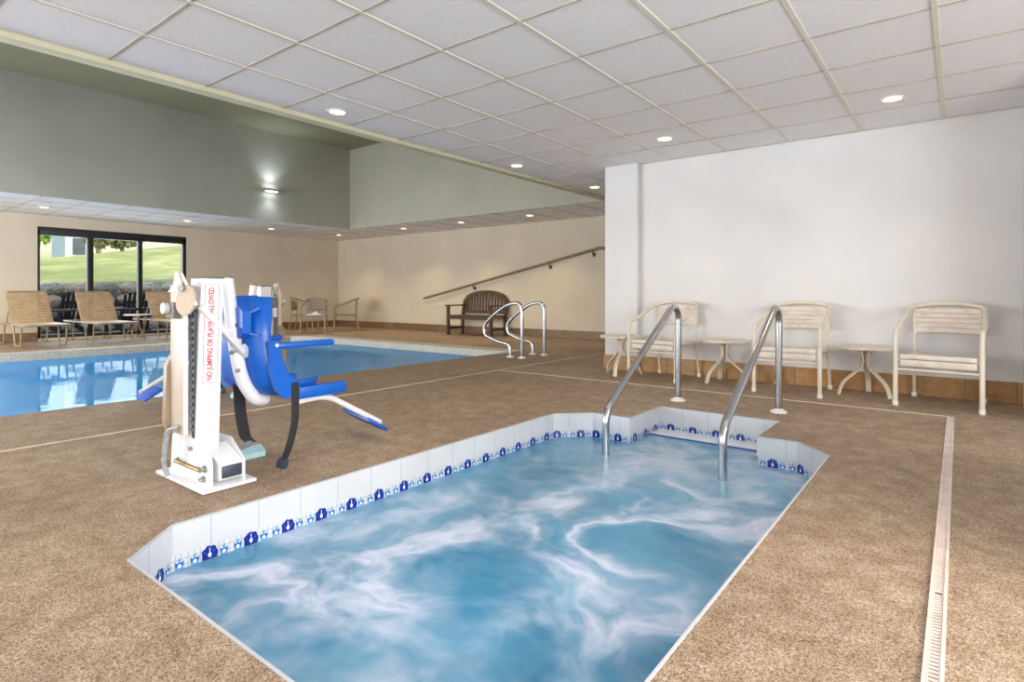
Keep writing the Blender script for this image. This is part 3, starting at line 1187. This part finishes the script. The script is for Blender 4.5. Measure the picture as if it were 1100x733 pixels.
# ------------------------------------------------------------------ pool lift
def make_lift():
    t = thing('pool_lift', 'x', 'pool lift')
    W, B, BL = M['lift_white'], M['lift_beige'], M['lift_blue']
    mb = MB()
    mb.box((-0.005, -0.012, 0.0115), (0.51, 0.25, 0.018), W, bev=0.006)
    mb.build('base_plate', t)
    mb = MB()
    mb.prism([(0.225, 0.02), (0.222, 0.12), (0.20, 0.19), (0.17, 0.215), (0.06, 0.245), (-0.10, 0.265), (-0.18, 0.20), (-0.20, 0.02)], (0, -0.080, 0), (1, 0, 0), (0, 0, 1), 0.010, W)
    mb.build('side_plate', t)
    mb = MB()
    mb.prism([(0.225, 0.02), (0.225, 0.115), (0.10, 0.20), (-0.20, 0.20), (-0.20, 0.02)], (0, 0.068, 0), (1, 0, 0), (0, 0, 1), 0.010, W)
    mb.build('side_plate', t)
    mb = MB()
    mb.prism([(0.226, 0.042), (0.226, 0.110), (0.205, 0.128), (0.06, 0.178), (0.06, 0.042)], (0, 0.056, 0), (1, 0, 0), (0, 0, 1), 0.112, M['lift_white'])
    bb = mb.build('battery_box', t)
    mb = MB()
    mb.box((0.229, 0.003, 0.076), (0.008, 0.092, 0.056), M['dark_panel'], bev=0.003)
    mb.build('battery_panel', bb)
    # bolts and rod of the base
    for (x, y, z) in ((0.17, -0.098, 0.095), (0.05, -0.098, 0.17), (-0.11, -0.098, 0.085), (0.16, -0.098, 0.045)):
        mb = MB()
        mb.tube([(x, y + 0.012, z), (x, y, z)], 0.016, M['steel_dull'], 6)
        mb.tube([(x, y, z), (x, y - 0.012, z)], 0.009, M['steel_dull'], 10)
        mb.build('bolt', t)
    mb = MB()
    mb.tube([(-0.10, -0.106, 0.088), (0.16, -0.106, 0.088)], 0.009, M['brass'], 10)
    mb.build('rod', t)
    # mast
    ln = Matrix.Rotation(R(1.2), 4, 'X')
    mb = MB()
    mb.prism([(-0.102, 0.03), (-0.002, 0.03), (0.022, 0.965), (-0.078, 0.965)], (0.105, 0, 0), (0, 1, 0), (0, 0, 1), -0.105, W)
    mast = mb.build('mast', t)
    mb = MB()
    mb.box((0.052, -0.028, 0.969), (0.112, 0.106, 0.010), M['grey_motor'], bev=0.003)
    mb.build('mast_cap', mast)
    # sign on the mast
    lean = 0.024 / 0.935
    yc = lambda z: -0.052 + (z - 0.03) * lean
    sg = MB()
    x = 0.1058
    z0, z1 = 0.475, 0.935
    hw = 0.032
    th = 0.0022
    sg.faces([(x, yc(z0) - hw, z0), (x, yc(z0) + hw, z0), (x, yc(z1) + hw, z1), (x, yc(z1) - hw, z1)], [(0, 1, 2, 3)], M['white_glaze'])
    for s in (-1, 1):
        sg.faces([(x + .0006, yc(z0) + s * hw - th / 2, z0), (x + .0006, yc(z0) + s * hw + th / 2, z0), (x + .0006, yc(z1) + s * hw + th / 2, z1), (x + .0006, yc(z1) + s * hw - th / 2, z1)], [(0, 1, 2, 3)], M['red_ink'])
    for z in (z0, z1):
        sg.faces([(x + .0006, yc(z) - hw, z - th / 2), (x + .0006, yc(z) + hw, z - th / 2), (x + .0006, yc(z) + hw, z + th / 2), (x + .0006, yc(z) - hw, z + th / 2)], [(0, 1, 2, 3)], M['red_ink'])
    sign = sg.build('warning_sign', mast)
    cu = bpy.data.curves.new('warning_text', 'FONT')
    cu.body = 'NO JUMPING OR PLAYING ALLOWED'
    cu.size = 1.0
    cu.offset = 0.03
    tmp = bpy.data.objects.new('tmp_text', cu)
    COL.objects.link(tmp)
    dg = bpy.context.evaluated_depsgraph_get()
    me = bpy.data.meshes.new_from_object(tmp.evaluated_get(dg))
    bpy.data.objects.remove(tmp)
    xs = [v.co.x for v in me.vertices]
    ys = [v.co.y for v in me.vertices]
    sx = (z1 - z0 - 0.026) / (max(xs) - min(xs))
    sy = 0.034 / (max(ys) - min(ys))
    for v in me.vertices:
        a, b = (v.co.x - min(xs)) * sx, (v.co.y - (min(ys) + max(ys)) / 2) * sy
        zz = z0 + 0.013 + a
        v.co = (x + 0.0010, yc(zz) - b, zz)
    me.materials.clear()
    me.materials.append(M['red_ink'])
    tx = bpy.data.objects.new('sign_text', me)
    COL.objects.link(tx)
    tx.parent = sign
    # channel beside the mast
    mb = MB()
    mb.box((-0.025, -0.128, 0.585), (0.14, 0.010, 0.70), B, bev=0.003)
    mb.box((0.042, -0.121, 0.585), (0.010, 0.022, 0.70), W, bev=0.003)
    mb.box((-0.090, -0.115, 0.585), (0.010, 0.030, 0.70), B, bev=0.003)
    mb.tube(fillet([(0.048, -0.112, 0.84), (0.062, -0.100, 0.875), (0.075, -0.09, 0.83)], 0.02), 0.005, W, 6)
    mb.build('channel', t)
    mb = MB()
    mb.box((0.066, -0.0895, 0.52), (0.030, 0.016, 0.60), M['dark_panel'])  # dark strip paints the shadowed gap between channel and mast
    for k in range(16):
        mb.box((0.066, -0.0995, 0.26 + 0.034 * k), (0.022, 0.008, 0.016), M['grey_motor'])
    mb.build('rack', t)
    # top bracket and cam plate
    mb = MB()
    mb.prism([(-0.10, 0.90), (0.0, 0.90), (0.035, 0.88), (0.075, 0.90), (0.02, 0.985), (0.0, 1.0), (-0.02, 0.985), (-0.04, 0.93)], (0, -0.135, 0), (1, 0, 0), (0, 0, 1), 0.008, B)
    mb.build('top_bracket', t)
    mb = MB()
    mb.tube(fillet([(0.012, -0.126, 0.985), (0.13, -0.126, 0.875), (0.14, -0.115, 0.84)], 0.03), 0.007, W, 8)
    mb.tube(fillet([(0.012, -0.126, 0.985), (0.010, -0.126, 0.915), (-0.03, -0.126, 0.895)], 0.03), 0.007, W, 8)
    mb.build('lever', t)
    mb = MB()
    pl = []
    for k in range(20):
        a = 2 * PI * k / 20
        pl.append((0.047 * math.cos(a) + 0.006 * math.sin(a), 0.070 * math.sin(a)))
    d = Vector((0.86, 0.5, 0))
    mb.prism(pl, (0.095, -0.135, 0.862), d, (0, 0, 1), 0.016, B, True)
    mb.tube([(0.085, -0.142, 0.918), (0.10, -0.168, 0.918)], 0.016, M['steel_dull'], 12)
    mb.build('cam_plate', t)
    mb = MB()
    mb.bar((0.125, -0.09, 0.832), (0.045, 0.150, 0.60), 0.028, 0.028, W, bev=0.005)
    mb.bar((0.035, 0.135, 0.625), (0.015, 0.175, 0.585), 0.05, 0.05, M['light_grey'], bev=0.006)
    mb.build('strut', t)
    # motor, knob and cover on the rear side
    mb = MB()
    mb.box((-0.015, -0.148, 0.815), (0.08, 0.040, 0.075), M['grey_motor'], bev=0.006)
    mb.build('motor', t)
    mb = MB()
    mb.tube([(-0.06, -0.078, 0.775), (-0.06, -0.078, 0.68)], 0.030, M['light_grey'], 16)
    mb.box((-0.065, -0.078, 0.81), (0.05, 0.07, 0.09), M['grey_motor'], bev=0.006)
    mb.build('gear_head', t)
    mb = MB()
    mb.tube([(-0.035, -0.14, 0.825), (-0.035, -0.19, 0.825)], 0.026, M['light_grey'], 18)
    mb.build('knob', t)
    mb = MB()
    mb.prism([(-0.10, 0.60), (-0.125, 0.60), (-0.148, 0.55), (-0.156, 0.28), (-0.140, 0.23), (-0.10, 0.23)], (-0.130, 0, 0), (0, 1, 0), (0, 0, 1), 0.034, M['lift_tan'])
    mb.build('rear_cover', t)
    mb = MB()
    mb.tube(fillet([(-0.03, -0.12, 0.265), (0.02, -0.155, 0.275), (-0.05, -0.165, 0.25), (-0.09, -0.165, 0.10), (-0.085, -0.15, 0.03)], 0.05), 0.011, M['hose'], 10)
    mb.build('hose', t)
    # seat support tube
    mb = MB()
    pts = fillet([(-0.035, 0.105, 0.975), (-0.005, 0.135, 0.62), (0.015, 0.160, 0.45), (0.005, 0.235, 0.345), (-0.02, 0.30, 0.338)], [0, .1, .12, .12, 0], 8)
    mb.tube(pts, 0.033, W, 16)
    mb.tube([(-0.035, 0.105, 0.972), (-0.035, 0.105, 0.980)], 0.034, M['grey_motor'], 16)
    for p in ((0.012, 0.115, 0.60), (0.03, 0.135, 0.51)):
        mb.tube([Vector(p), Vector(p) + Vector((0.022, -0.02, 0))], 0.011, M['steel_dull'], 6)
    mb.box((0.03, 0.02, 0.70), (0.04, 0.17, 0.05), W, bev=0.004)
    mb.build('support_tube', t)
    # seat shell
    prof = fillet([(0.205, 0.880), (0.185, 0.60), (0.225, 0.405), (0.36, 0.362), (0.52, 0.372)], [0, .15, .13, .1, 0], 8)
    prof = [(p[0], p[1]) for p in [Vector((a.x, a.y, 0)) for a in [Vector((q[0], q[1], 0)) for q in [(v.x, v.y) for v in fillet([(0.205, 0.880, 0), (0.185, 0.60, 0), (0.225, 0.405, 0), (0.36, 0.362, 0), (0.52, 0.372, 0)], [0, .15, .13, .1, 0], 8)]]]]
    vs, fs = [], []
    NA = 15
    P = [Vector((0, p[0], p[1])) for p in prof]
    for i, p in enumerate(P):
        d = (P[min(i + 1, len(P) - 1)] - P[max(i - 1, 0)]).normalized()
        nn = Vector((0, -d.z, d.y))            # towards the sitter
        wd = 0.215 + 0.035 * min(1, i / 8)
        for k in range(NA):
            a = -1 + 2 * k / (NA - 1)
            curl = 0.075 * max(0, (abs(a) - 0.45) / 0.55) ** 2
            rib = 0.010 * (math.cos(a * 3 * PI) * 0.5 + 0.5) if abs(a) < 0.9 else 0
            vs.append((-0.12 + a * wd, p.y + nn.y * (curl - rib), p.z + nn.z * (curl - rib)))
    for i in range(len(P) - 1):
        for k in range(NA - 1):
            fs.append((i * NA + k, i * NA + k + 1, (i + 1) * NA + k + 1, (i + 1) * NA + k))
    mb = MB()
    mb.faces(vs, fs, BL, True)
    shell = mb.build('seat_shell', t, 80)
    md = shell.modifiers.new('thickness', 'SOLIDIFY')
    md.thickness = 0.016
    md.offset = 1.0
    mb = MB()
    mb.prism([(-0.055, 0.03), (-0.035, 0.07), (0.02, 0.085), (0.055, 0.06), (0.055, -0.05), (0.02, -0.075), (-0.03, -0.065), (-0.05, -0.02)], (0.02, 0.175, 0.745), (1, 0, 0), (0, 0, 1), 0.045, BL)
    mb.bar((0.05, 0.16, 0.79), (0.085, 0.215, 0.82), 0.03, 0.012, BL)
    mb.bar((0.05, 0.16, 0.70), (0.085, 0.215, 0.68), 0.03, 0.012, BL)
    mb.tube([(0.01, 0.130, 0.735), (0.01, 0.122, 0.735)], 0.012, M['steel_dull'], 8)
    mb.build('clamp', shell)
    for s in (-1, 1):
        xo = -0.12 + s * 0.262
        mb = MB()
        wing = [(0.225, 0.655), (0.285, 0.655), (0.300, 0.56), (0.335, 0.475), (0.40, 0.43), (0.40, 0.36), (0.31, 0.355), (0.265, 0.40), (0.235, 0.49)]
        mb.prism(wing, (xo - 0.011, 0, 0), (0, 1, 0), (0, 0, 1), 0.022, BL)
        wg = mb.build('side_wing', shell)
        mb = MB()
        mb.tube([(xo + s * 0.010, 0.268, 0.632), (xo + s * 0.016, 0.268, 0.632)], 0.010, M['light_grey'], 12)
        mb.build('screw', wg)
        mb = MB()
        mb.box((xo, 0.44, 0.628), (0.045, 0.33, 0.032), BL, bev=0.012)
        mb.build('armrest', t)
        mb = MB()
        mb.box((xo - s * 0.012, 0.535, 0.370), (0.036, 0.32, 0.066), BL, bev=0.012)
        mb.build('thigh_rail', t)
    # foot rest
    mb = MB()
    mb.tube(fillet([(0.075, 0.42, 0.322), (0.075, 0.62, 0.318), (0.075, 0.99, 0.105)], 0.06), 0.017, W, 12)
    mb.prism([(0.40, 0.30), (0.46, 0.345), (0.52, 0.345), (0.52, 0.31)], (0.06, 0, 0), (0, 1, 0), (0, 0, 1), 0.03, W)
    mb.build('foot_tube', t)
    mb = MB()
    mb.box((-0.045, 0.965, 0.112), (0.36, 0.15, 0.022), M['lift_navy'], rot=(R(-33), R(2), R(-10)), bev=0.008)
    mb.build('foot_plate', t)
    # straps
    mb = MB()
    mb.strap(fillet([(-0.19, 0.245, 0.42), (-0.19, 0.255, 0.24), (-0.185, 0.28, 0.11), (-0.165, 0.30, 0.085)], 0.08), (0.028, 0.050, 0), 0.004, M['strap'])
    sp = mb.build('strap', t)
    mb = MB()
    mb.strap(fillet([(-0.170, 0.293, 0.092), (-0.165, 0.288, 0.07), (-0.165, 0.25, 0.058), (-0.20, 0.22, 0.05)], 0.02), (0.015, 0.026, 0), 0.005, M['strap_grey'])
    mb.build('strap_end', sp)
    mb = MB()
    mb.prism([(-0.05, 0.0), (0.05, 0.0), (0.05, 0.03), (0.0, 0.058), (-0.05, 0.045)], (-0.19, 0.37, 0.001), (1, 0, 0), (0, 0, 1), 0.16, M['cuff'])
    mb.build('foam_block', sp)
    mb = MB()
    mb.strap(fillet([(0.10, 0.365, 0.44), (0.155, 0.37, 0.432), (0.158, 0.368, 0.23), (0.158, 0.335, 0.11), (0.15, 0.31, 0.045)], [0, .01, .15, .1, 0]), (0, 0.042, 0.003), 0.004, M['strap'])
    sp = mb.build('strap', t)
    mb = MB()
    mb.box((0.147, 0.303, 0.026), (0.045, 0.042, 0.045), M['buckle'], rot=(0, R(12), R(20)), bev=0.006)
    mb.build('buckle', sp)
    return t


lift = make_lift()
place(lift, True, (-2.88, 1.30, 0), 0, 'white pool lift with blue seat standing by the spa, red warning sign on its mast', 'pool lifts')
place(lift, False, (-5.09, 2.79, 0), PI, 'white pool lift at the edge of the pool, partly hidden behind the blue seat', 'pool lifts')


# ------------------------------------------------------------------ loungers
def make_lounger():
    t = thing('chaise_lounge', 'x', 'sun lounger')
    T, S = M['strap_pale'], M['strap_tan']
    w = 0.315
    zf = 0.37
    mb = MB()
    loop = fillet([(-1.0, -w, zf), (0.98, -w, zf), (0.98, w, zf), (-1.0, w, zf), (-1.0, -w + 0.001, zf)], 0.06, 5)
    mb.tube(loop, 0.016, M['chair_tan'], 8)
    mb.tube([(-0.5, -w, zf), (-0.5, w, zf)], 0.012, M['chair_tan'], 8)
    mb.build('frame', t)
    for s in (-1, 1):
        for (a, b, c, d) in ((0.22, 0.30, 0.66, 0.74), (-0.92, -0.84, -0.48, -0.40)):
            mb = MB()
            mb.tube(fillet([(a, s * w, zf), (b, s * (w - 0.01), 0.016), (c, s * (w - 0.01), 0.016), (d, s * w, zf)], 0.05, 5), 0.015, M['chair_tan'], 8)
            mb.build('leg', t)
    for k in range(16):
        x = 0.03 + 0.0595 * k
        mb = MB()
        mb.strap(fillet([(x, -w - 0.016, zf - 0.008), (x, -w, zf + 0.018), (x, 0, zf + 0.010), (x, w, zf + 0.018), (x, w + 0.016, zf - 0.008)], 0.02, 3), (0.052, 0, 0), 0.004, T)
        mb.build('seat_strap', t)
    br = MB()
    wb_ = w - 0.03
    top = (-0.42, 0.945)
    bl = fillet([(0, -wb_, zf), (top[0], -wb_, top[1]), (top[0], wb_, top[1]), (0, wb_, zf)], 0.06, 5)
    br.tube(bl, 0.015, M['chair_tan'], 8)
    br.tube([(-0.27, -wb_ + 0.02, 0.735), (-0.52, -wb_ + 0.02, zf)], 0.010, M['chair_tan'], 6)
    br.tube([(-0.27, wb_ - 0.02, 0.735), (-0.52, wb_ - 0.02, zf)], 0.010, M['chair_tan'], 6)
    br.build('back_frame', t)
    dv = Vector((top[0], 0, top[1] - zf))
    for k in range(11):
        f = 0.05 + 0.087 * k
        p = Vector((0, 0, zf)) + dv * f
        mb = MB()
        nn = Vector((dv.z, 0, -dv.x)).normalized() * 0.016
        mb.strap(fillet([p + Vector((0, -wb_ - 0.016, 0)) - nn * .2, p + Vector((0, -wb_, 0)) + nn, p + nn * .6, p + Vector((0, wb_, 0)) + nn, p + Vector((0, wb_ + 0.016, 0)) - nn * .2], 0.02, 3),
                 dv.normalized() * 0.053, 0.004, S)
        mb.build('back_strap', t)
    return t


lg = make_lounger()
for i, (x, y, lb) in enumerate([(-13.06, 2.86, 'tan strap sun lounger in front of the beige wall, left of the window'),
                                (-13.06, 3.88, 'tan strap sun lounger in front of the window, next to the small table'),
                                (-13.06, 5.10, 'tan strap sun lounger partly hidden behind the pool lift mast')]):
    place(lg, i == 0, (x, y, 0), 0, lb, 'sun loungers by the window')
pt = make_table('patio_table', M['strap_pale'], M['chair_tan'], 0.50, 0.24)
place(pt, True, (-12.95, 4.48, 0), R(30), 'small round tan table between the sun loungers under the window')

# ------------------------------------------------------------------ far corner: three tan chairs and a towel
fc = make_armchair('patio_chair', M['chair_tan'], M['mesh_grey'], M['chair_tan'], True)
cam_dir = math.atan2(-0.59, 0.80)
for i, (x, y, f, lb) in enumerate([(-12.16, 7.97, (0.72, -0.69), 'tan patio chair with grey sling back holding a white towel'),
                                   (-12.25, 8.92, (-0.55, -0.83), 'tan patio chair seen from its side, nearest the far room corner'),
                                   (-13.2, 8.33, (0.75, 0.66), 'tan patio chair mostly hidden behind the one with the towel')]):
    rz = math.atan2(f[1], f[0]) + PI / 2
    place(fc, i == 0, (x, y, 0), rz, lb, 'tan patio chairs in the far corner')
mb = MB()
vs, fs = [], []
nu, nv = 16, 10
rnd = random.Random(3)
for sgn in (0, 1):
    for i in range(nu + 1):
        for j in range(nv + 1):
            u, v = i / nu * 2 - 1, j / nv * 2 - 1
            e = max(0, 1 - abs(u) ** 3) * max(0, 1 - abs(v) ** 3)
            h = (0.035 + 0.03 * math.sin(u * 5 + 1) + 0.02 * math.sin(v * 4 + u * 3)) * e + 0.03 * e
            vs.append((u * 0.15, v * 0.10, h * (1 if sgn else 0)))
for sgn in (0, 1):
    o_ = sgn * (nu + 1) * (nv + 1)
    for i in range(nu):
        for j in range(nv):
            a = o_ + i * (nv + 1) + j
            fs.append((a, a + 1, a + nv + 2, a + nv + 1))
mb.faces(vs, fs, M['towel'], True)
tw = tag(mb.build('towel'), 'white rumpled towel lying on the seat of the patio chair', 'towel')
tw.scale = (1.25, 1.2, 0.8)
tw.location = (-12.13, 7.93, 0.402)
tw.rotation_euler = (0, 0, R(40))

# ------------------------------------------------------------------ wooden bench
b = thing('garden_bench', 'dark brown wooden bench with an arched slatted back against the far wall', 'bench', (-8.36, 9.50, 0))
Wd = M['bench_wood']
hw = 0.62
for s in (-1, 1):
    mb = MB()
    mb.box((s * hw, -0.26, 0.32), (0.06, 0.06, 0.64), Wd, bev=0.004)
    mb.build('leg', b)
    mb = MB()
    mb.bar((s * hw, 0.20, 0), (s * hw, 0.22, 0.42), 0.06, 0.06, Wd, up=(1, 0, 0))
    mb.bar((s * hw, 0.22, 0.42), (s * hw, 0.29, 0.76), 0.06, 0.06, Wd, up=(1, 0, 0))
    mb.build('leg', b)
    mb = MB()
    mb.box((s * hw, -0.03, 0.652), (0.075, 0.62, 0.028), Wd, bev=0.006)
    mb.build('armrest', b)
    mb = MB()
    mb.box((s * hw, -0.02, 0.15), (0.035, 0.44, 0.05), Wd, bev=0.003)
    mb.build('stretcher', b)
mb = MB()
for k in range(5):
    mb.box((0, -0.25 + 0.098 * k, 0.425), (2 * hw, 0.085, 0.025), Wd, bev=0.004)
mb.box((0, -0.27, 0.385), (2 * hw, 0.03, 0.07), Wd)
mb.build('seat', b)
mb = MB()
arch = []
for k in range(17):
    a = -1 + k / 8
    arch.append((a * hw, 0.285 + 0.05 * (1 - a * a) * 0.6, 0.72 + 0.235 * math.sqrt(max(0, 1 - (abs(a) ** 2.0) * 0.995))))
for k in range(16):
    mb.bar(arch[k], arch[k + 1], 0.04, 0.07, Wd)
mb.box((0, 0.235, 0.50), (2 * hw, 0.03, 0.06), Wd)
mb.build('back_frame', b)
for k in range(14):
    x = -0.56 + 1.12 * k / 13
    a = x / hw
    zt = 0.72 + 0.235 * math.sqrt(1 - a * a) - 0.02
    mb = MB()
    mb.bar((x, 0.235, 0.50), (x, 0.29, zt), 0.018, 0.045, Wd, up=(1, 0, 0))
    mb.build('back_slat', b)

# ------------------------------------------------------------------ outside the window
mb = MB()
mb.faces([(-17.6, -14, -0.02), (-14.1, -14, -0.02), (-14.1, 26, -0.02), (-17.6, 26, -0.02)], [(0, 1, 2, 3)], M['patio'])
struct(mb, 'patio_ground')
# lawn slope
mb = MB()
nx, ny = 30, 36
vs, fs = [], []


def lawn_z(x, y):
    d = -17.3 - x
    base = 1.05 + 0.06 * max(-6, min(10, y - 5))
    top = 2.22 + 0.17 * max(-8, min(14, y - 6))
    f = max(0.0, min(1.0, d / 9.5))
    f = f * (1.25 - 0.25 * f)
    return base + (top - base) * f + (-0.01 * (d - 9.5) if d > 9.5 else 0)


for i in range(nx + 1):
    for j in range(ny + 1):
        x = -17.3 - (45 * (i / nx) ** 1.6)
        y = -12 + 44 * j / ny
        vs.append((x, y, lawn_z(x, y)))
for i in range(nx):
    for j in range(ny):
        a = i * (ny + 1) + j
        fs.append((a, a + 1, a + ny + 2, a + ny + 1))
mb.faces(vs, fs, M['lawn'], True)
tag(mb.build('lawn'), kind='structure')


def rock_mesh(seed):
    r = random.Random(seed)
    bm = bmesh.new()
    bmesh.ops.create_icosphere(bm, subdivisions=3, radius=1.0)
    ph = [Vector((r.uniform(-1, 1), r.uniform(-1, 1), r.uniform(-1, 1))).normalized() for _ in range(9)]
    for v in bm.verts:
        c = v.co.normalized()
        s = 1.0
        for p in ph:
            s = min(s, 0.80 / max(0.05, c.dot(p)) if c.dot(p) > 0.75 else s)
        v.co = c * (0.75 + 0.25 * s) * (1 + 0.05 * math.sin(7 * c.x + seed) * math.sin(6 * c.y))
    me = bpy.data.meshes.new('boulder')
    for f in bm.faces:
        f.smooth = True
    bm.to_mesh(me)
    bm.free()
    return me


rk = [rock_mesh(s) for s in range(5)]
mats3 = [M['rock'], M['rock_pink'], M['rock_dark']]
rms = []
for i, me in enumerate(rk):
    for m in mats3:
        c = me.copy()
        c.materials.append(m)
        rms.append(c)
rr = random.Random(11)
for row in range(4):
    y = 2.3 + 0.15 * row
    while y < 9.2:
        L = rr.uniform(0.20, 0.34)
        y += L
        o = bpy.data.objects.new('boulder', rr.choice(rms))
        COL.objects.link(o)
        lift_z = 0.03 * max(0, y - 5)
        o.location = (-16.8 - 0.10 * row + rr.uniform(-0.03, 0.03), y, 0.135 + 0.30 * row + lift_z * (row + 1) / 3)
        o.scale = (0.20, L * 0.97, 0.150)
        o.rotation_euler = (rr.uniform(-0.12, 0.12), rr.uniform(-0.2, 0.2), rr.uniform(-0.15, 0.15))
        tag(o, 'weathered boulder in the dry stone retaining wall below the lawn', 'rock', 'boulders of the retaining wall')
        y += L * 1.0
mb = MB()
mb.box((-17.62, 5.0, 0.45), (0.5, 34, 1.0), M['rock_dark'])
struct(mb, 'retaining_bank')


def make_adirondack():
    t = thing('adirondack_chair', 'x', 'chair')
    K = M['black_wood']
    # faces -y
    for k in range(6):
        a = -1 + 2 * k / 5
        mb = MB()
        x0, x1 = a * 0.19, a * 0.27
        top = 0.98 - 0.07 * a * a
        mb.bar((x0, 0.18, 0.30), (x1, 0.42, top), 0.018, 0.065, K, up=(1, 0, 0), bev=0.006)
        mb.build('back_slat', t)
    mb = MB()
    mb.box((0, 0.345, 0.74), (0.56, 0.03, 0.06), K)
    mb.box((0, 0.24, 0.42), (0.60, 0.03, 0.06), K)
    mb.build('back_rail', t)
    mb = MB()
    for k in range(6):
        mb.box((0, -0.30 + 0.09 * k, 0.38 - 0.02 * k), (0.50, 0.075, 0.02), K)
    mb.build('seat', t)
    for s in (-1, 1):
        mb = MB()
        mb.box((s * 0.32, -0.06, 0.56), (0.13, 0.70, 0.025), K, bev=0.008)
        mb.build('armrest', t)
        mb = MB()
        mb.box((s * 0.29, -0.33, 0.275), (0.03, 0.10, 0.55), K)
        mb.build('leg', t)
        mb = MB()
        mb.bar((s * 0.26, -0.34, 0.36), (s * 0.26, 0.48, 0.04), 0.03, 0.11, K)
        mb.box((s * 0.29, 0.30, 0.28), (0.03, 0.07, 0.56), K)
        mb.build('leg', t)
    return t


ad = make_adirondack()
place(ad, True, (-15.35, 3.88, -0.02), R(-70), 'black slatted garden chair on the patio behind the left mullion', 'black garden chairs outside')
place(ad, False, (-15.35, 5.10, -0.02), R(-80), 'black slatted garden chair on the patio behind the right mullion', 'black garden chairs outside')


def tree(loc, h, r, m, label, seed):
    rd = random.Random(seed)
    t = thing('tree', label, 'tree', loc, 0, 'trees beyond the lawn')
    mb = MB()
    mb.tube([(0, 0, -0.5), (0.05, 0, h * 0.4), (-0.03, 0.05, h * 0.8)], [0.14, 0.10, 0.05], M['bark'], 8)
    for k in range(5):
        a = rd.uniform(0, 6.28)
        mb.tube([(0, 0, h * (0.3 + 0.08 * k)), (math.cos(a) * r * 0.7, math.sin(a) * r * 0.7, h * (0.45 + 0.09 * k))], [0.05, 0.015], M['bark'], 6)
    mb.build('trunk', t)
    mb = MB()
    vs, fs = [], []
    for k in range(1500):
        c = Vector((rd.gauss(0, 1), rd.gauss(0, 1), rd.gauss(0, 1))).normalized() * rd.random() ** 0.4
        p = Vector((c.x * r, c.y * r, h * 0.62 + c.z * h * 0.42))
        a = Vector((rd.uniform(-1, 1), rd.uniform(-1, 1), rd.uniform(-1, 1))).normalized() * 0.14
        b_ = a.orthogonal().normalized() * 0.08
        i0 = len(vs)
        vs += [p - a, p + b_, p + a, p - b_]
        fs.append((i0, i0 + 1, i0 + 2, i0 + 3))
    mb.faces(vs, fs, m)
    mb.build('foliage', t)


tree((-28, 6.15, lawn_z(-28, 6.15)), 2.6, 0.75, M['leaf'], 'bright green leafy tree at the left edge of the window view', 1)
tree((-38, 11.2, lawn_z(-38, 11.2)), 2.5, 0.9, M['leaf_dull'], 'olive green bushy tree beyond the lawn crest, left of the mullion', 2)
tree((-40, 13.0, lawn_z(-40, 13.0)), 2.0, 1.2, M['leaf_dull'], 'olive green bushy tree beyond the lawn crest, right of the mullion', 5)
hb = thing('house', 'pale blue grey house far beyond the lawn crest', 'house', (-48, 12.6, lawn_z(-48, 12.6) - 0.5))
mb = MB()
mb.box((0, 0, 2.4), (3, 1.5, 4.8), M['siding'])
mb.build('wall', hb)
mb = MB()
mb.prism([(-0.95, 4.8), (0.95, 4.8), (0, 5.8)], (1.7, 0, 0), (0, 1, 0), (0, 0, 1), -3.4, M['roof_out'])
mb.build('roof', hb)
for (y, z) in ((0, 1.5), (0, 3.2)):
    mb = MB()
    mb.box((1.52, y, z), (0.08, 0.7, 1.1), M['win_dark'])
    mb.build('window', hb)
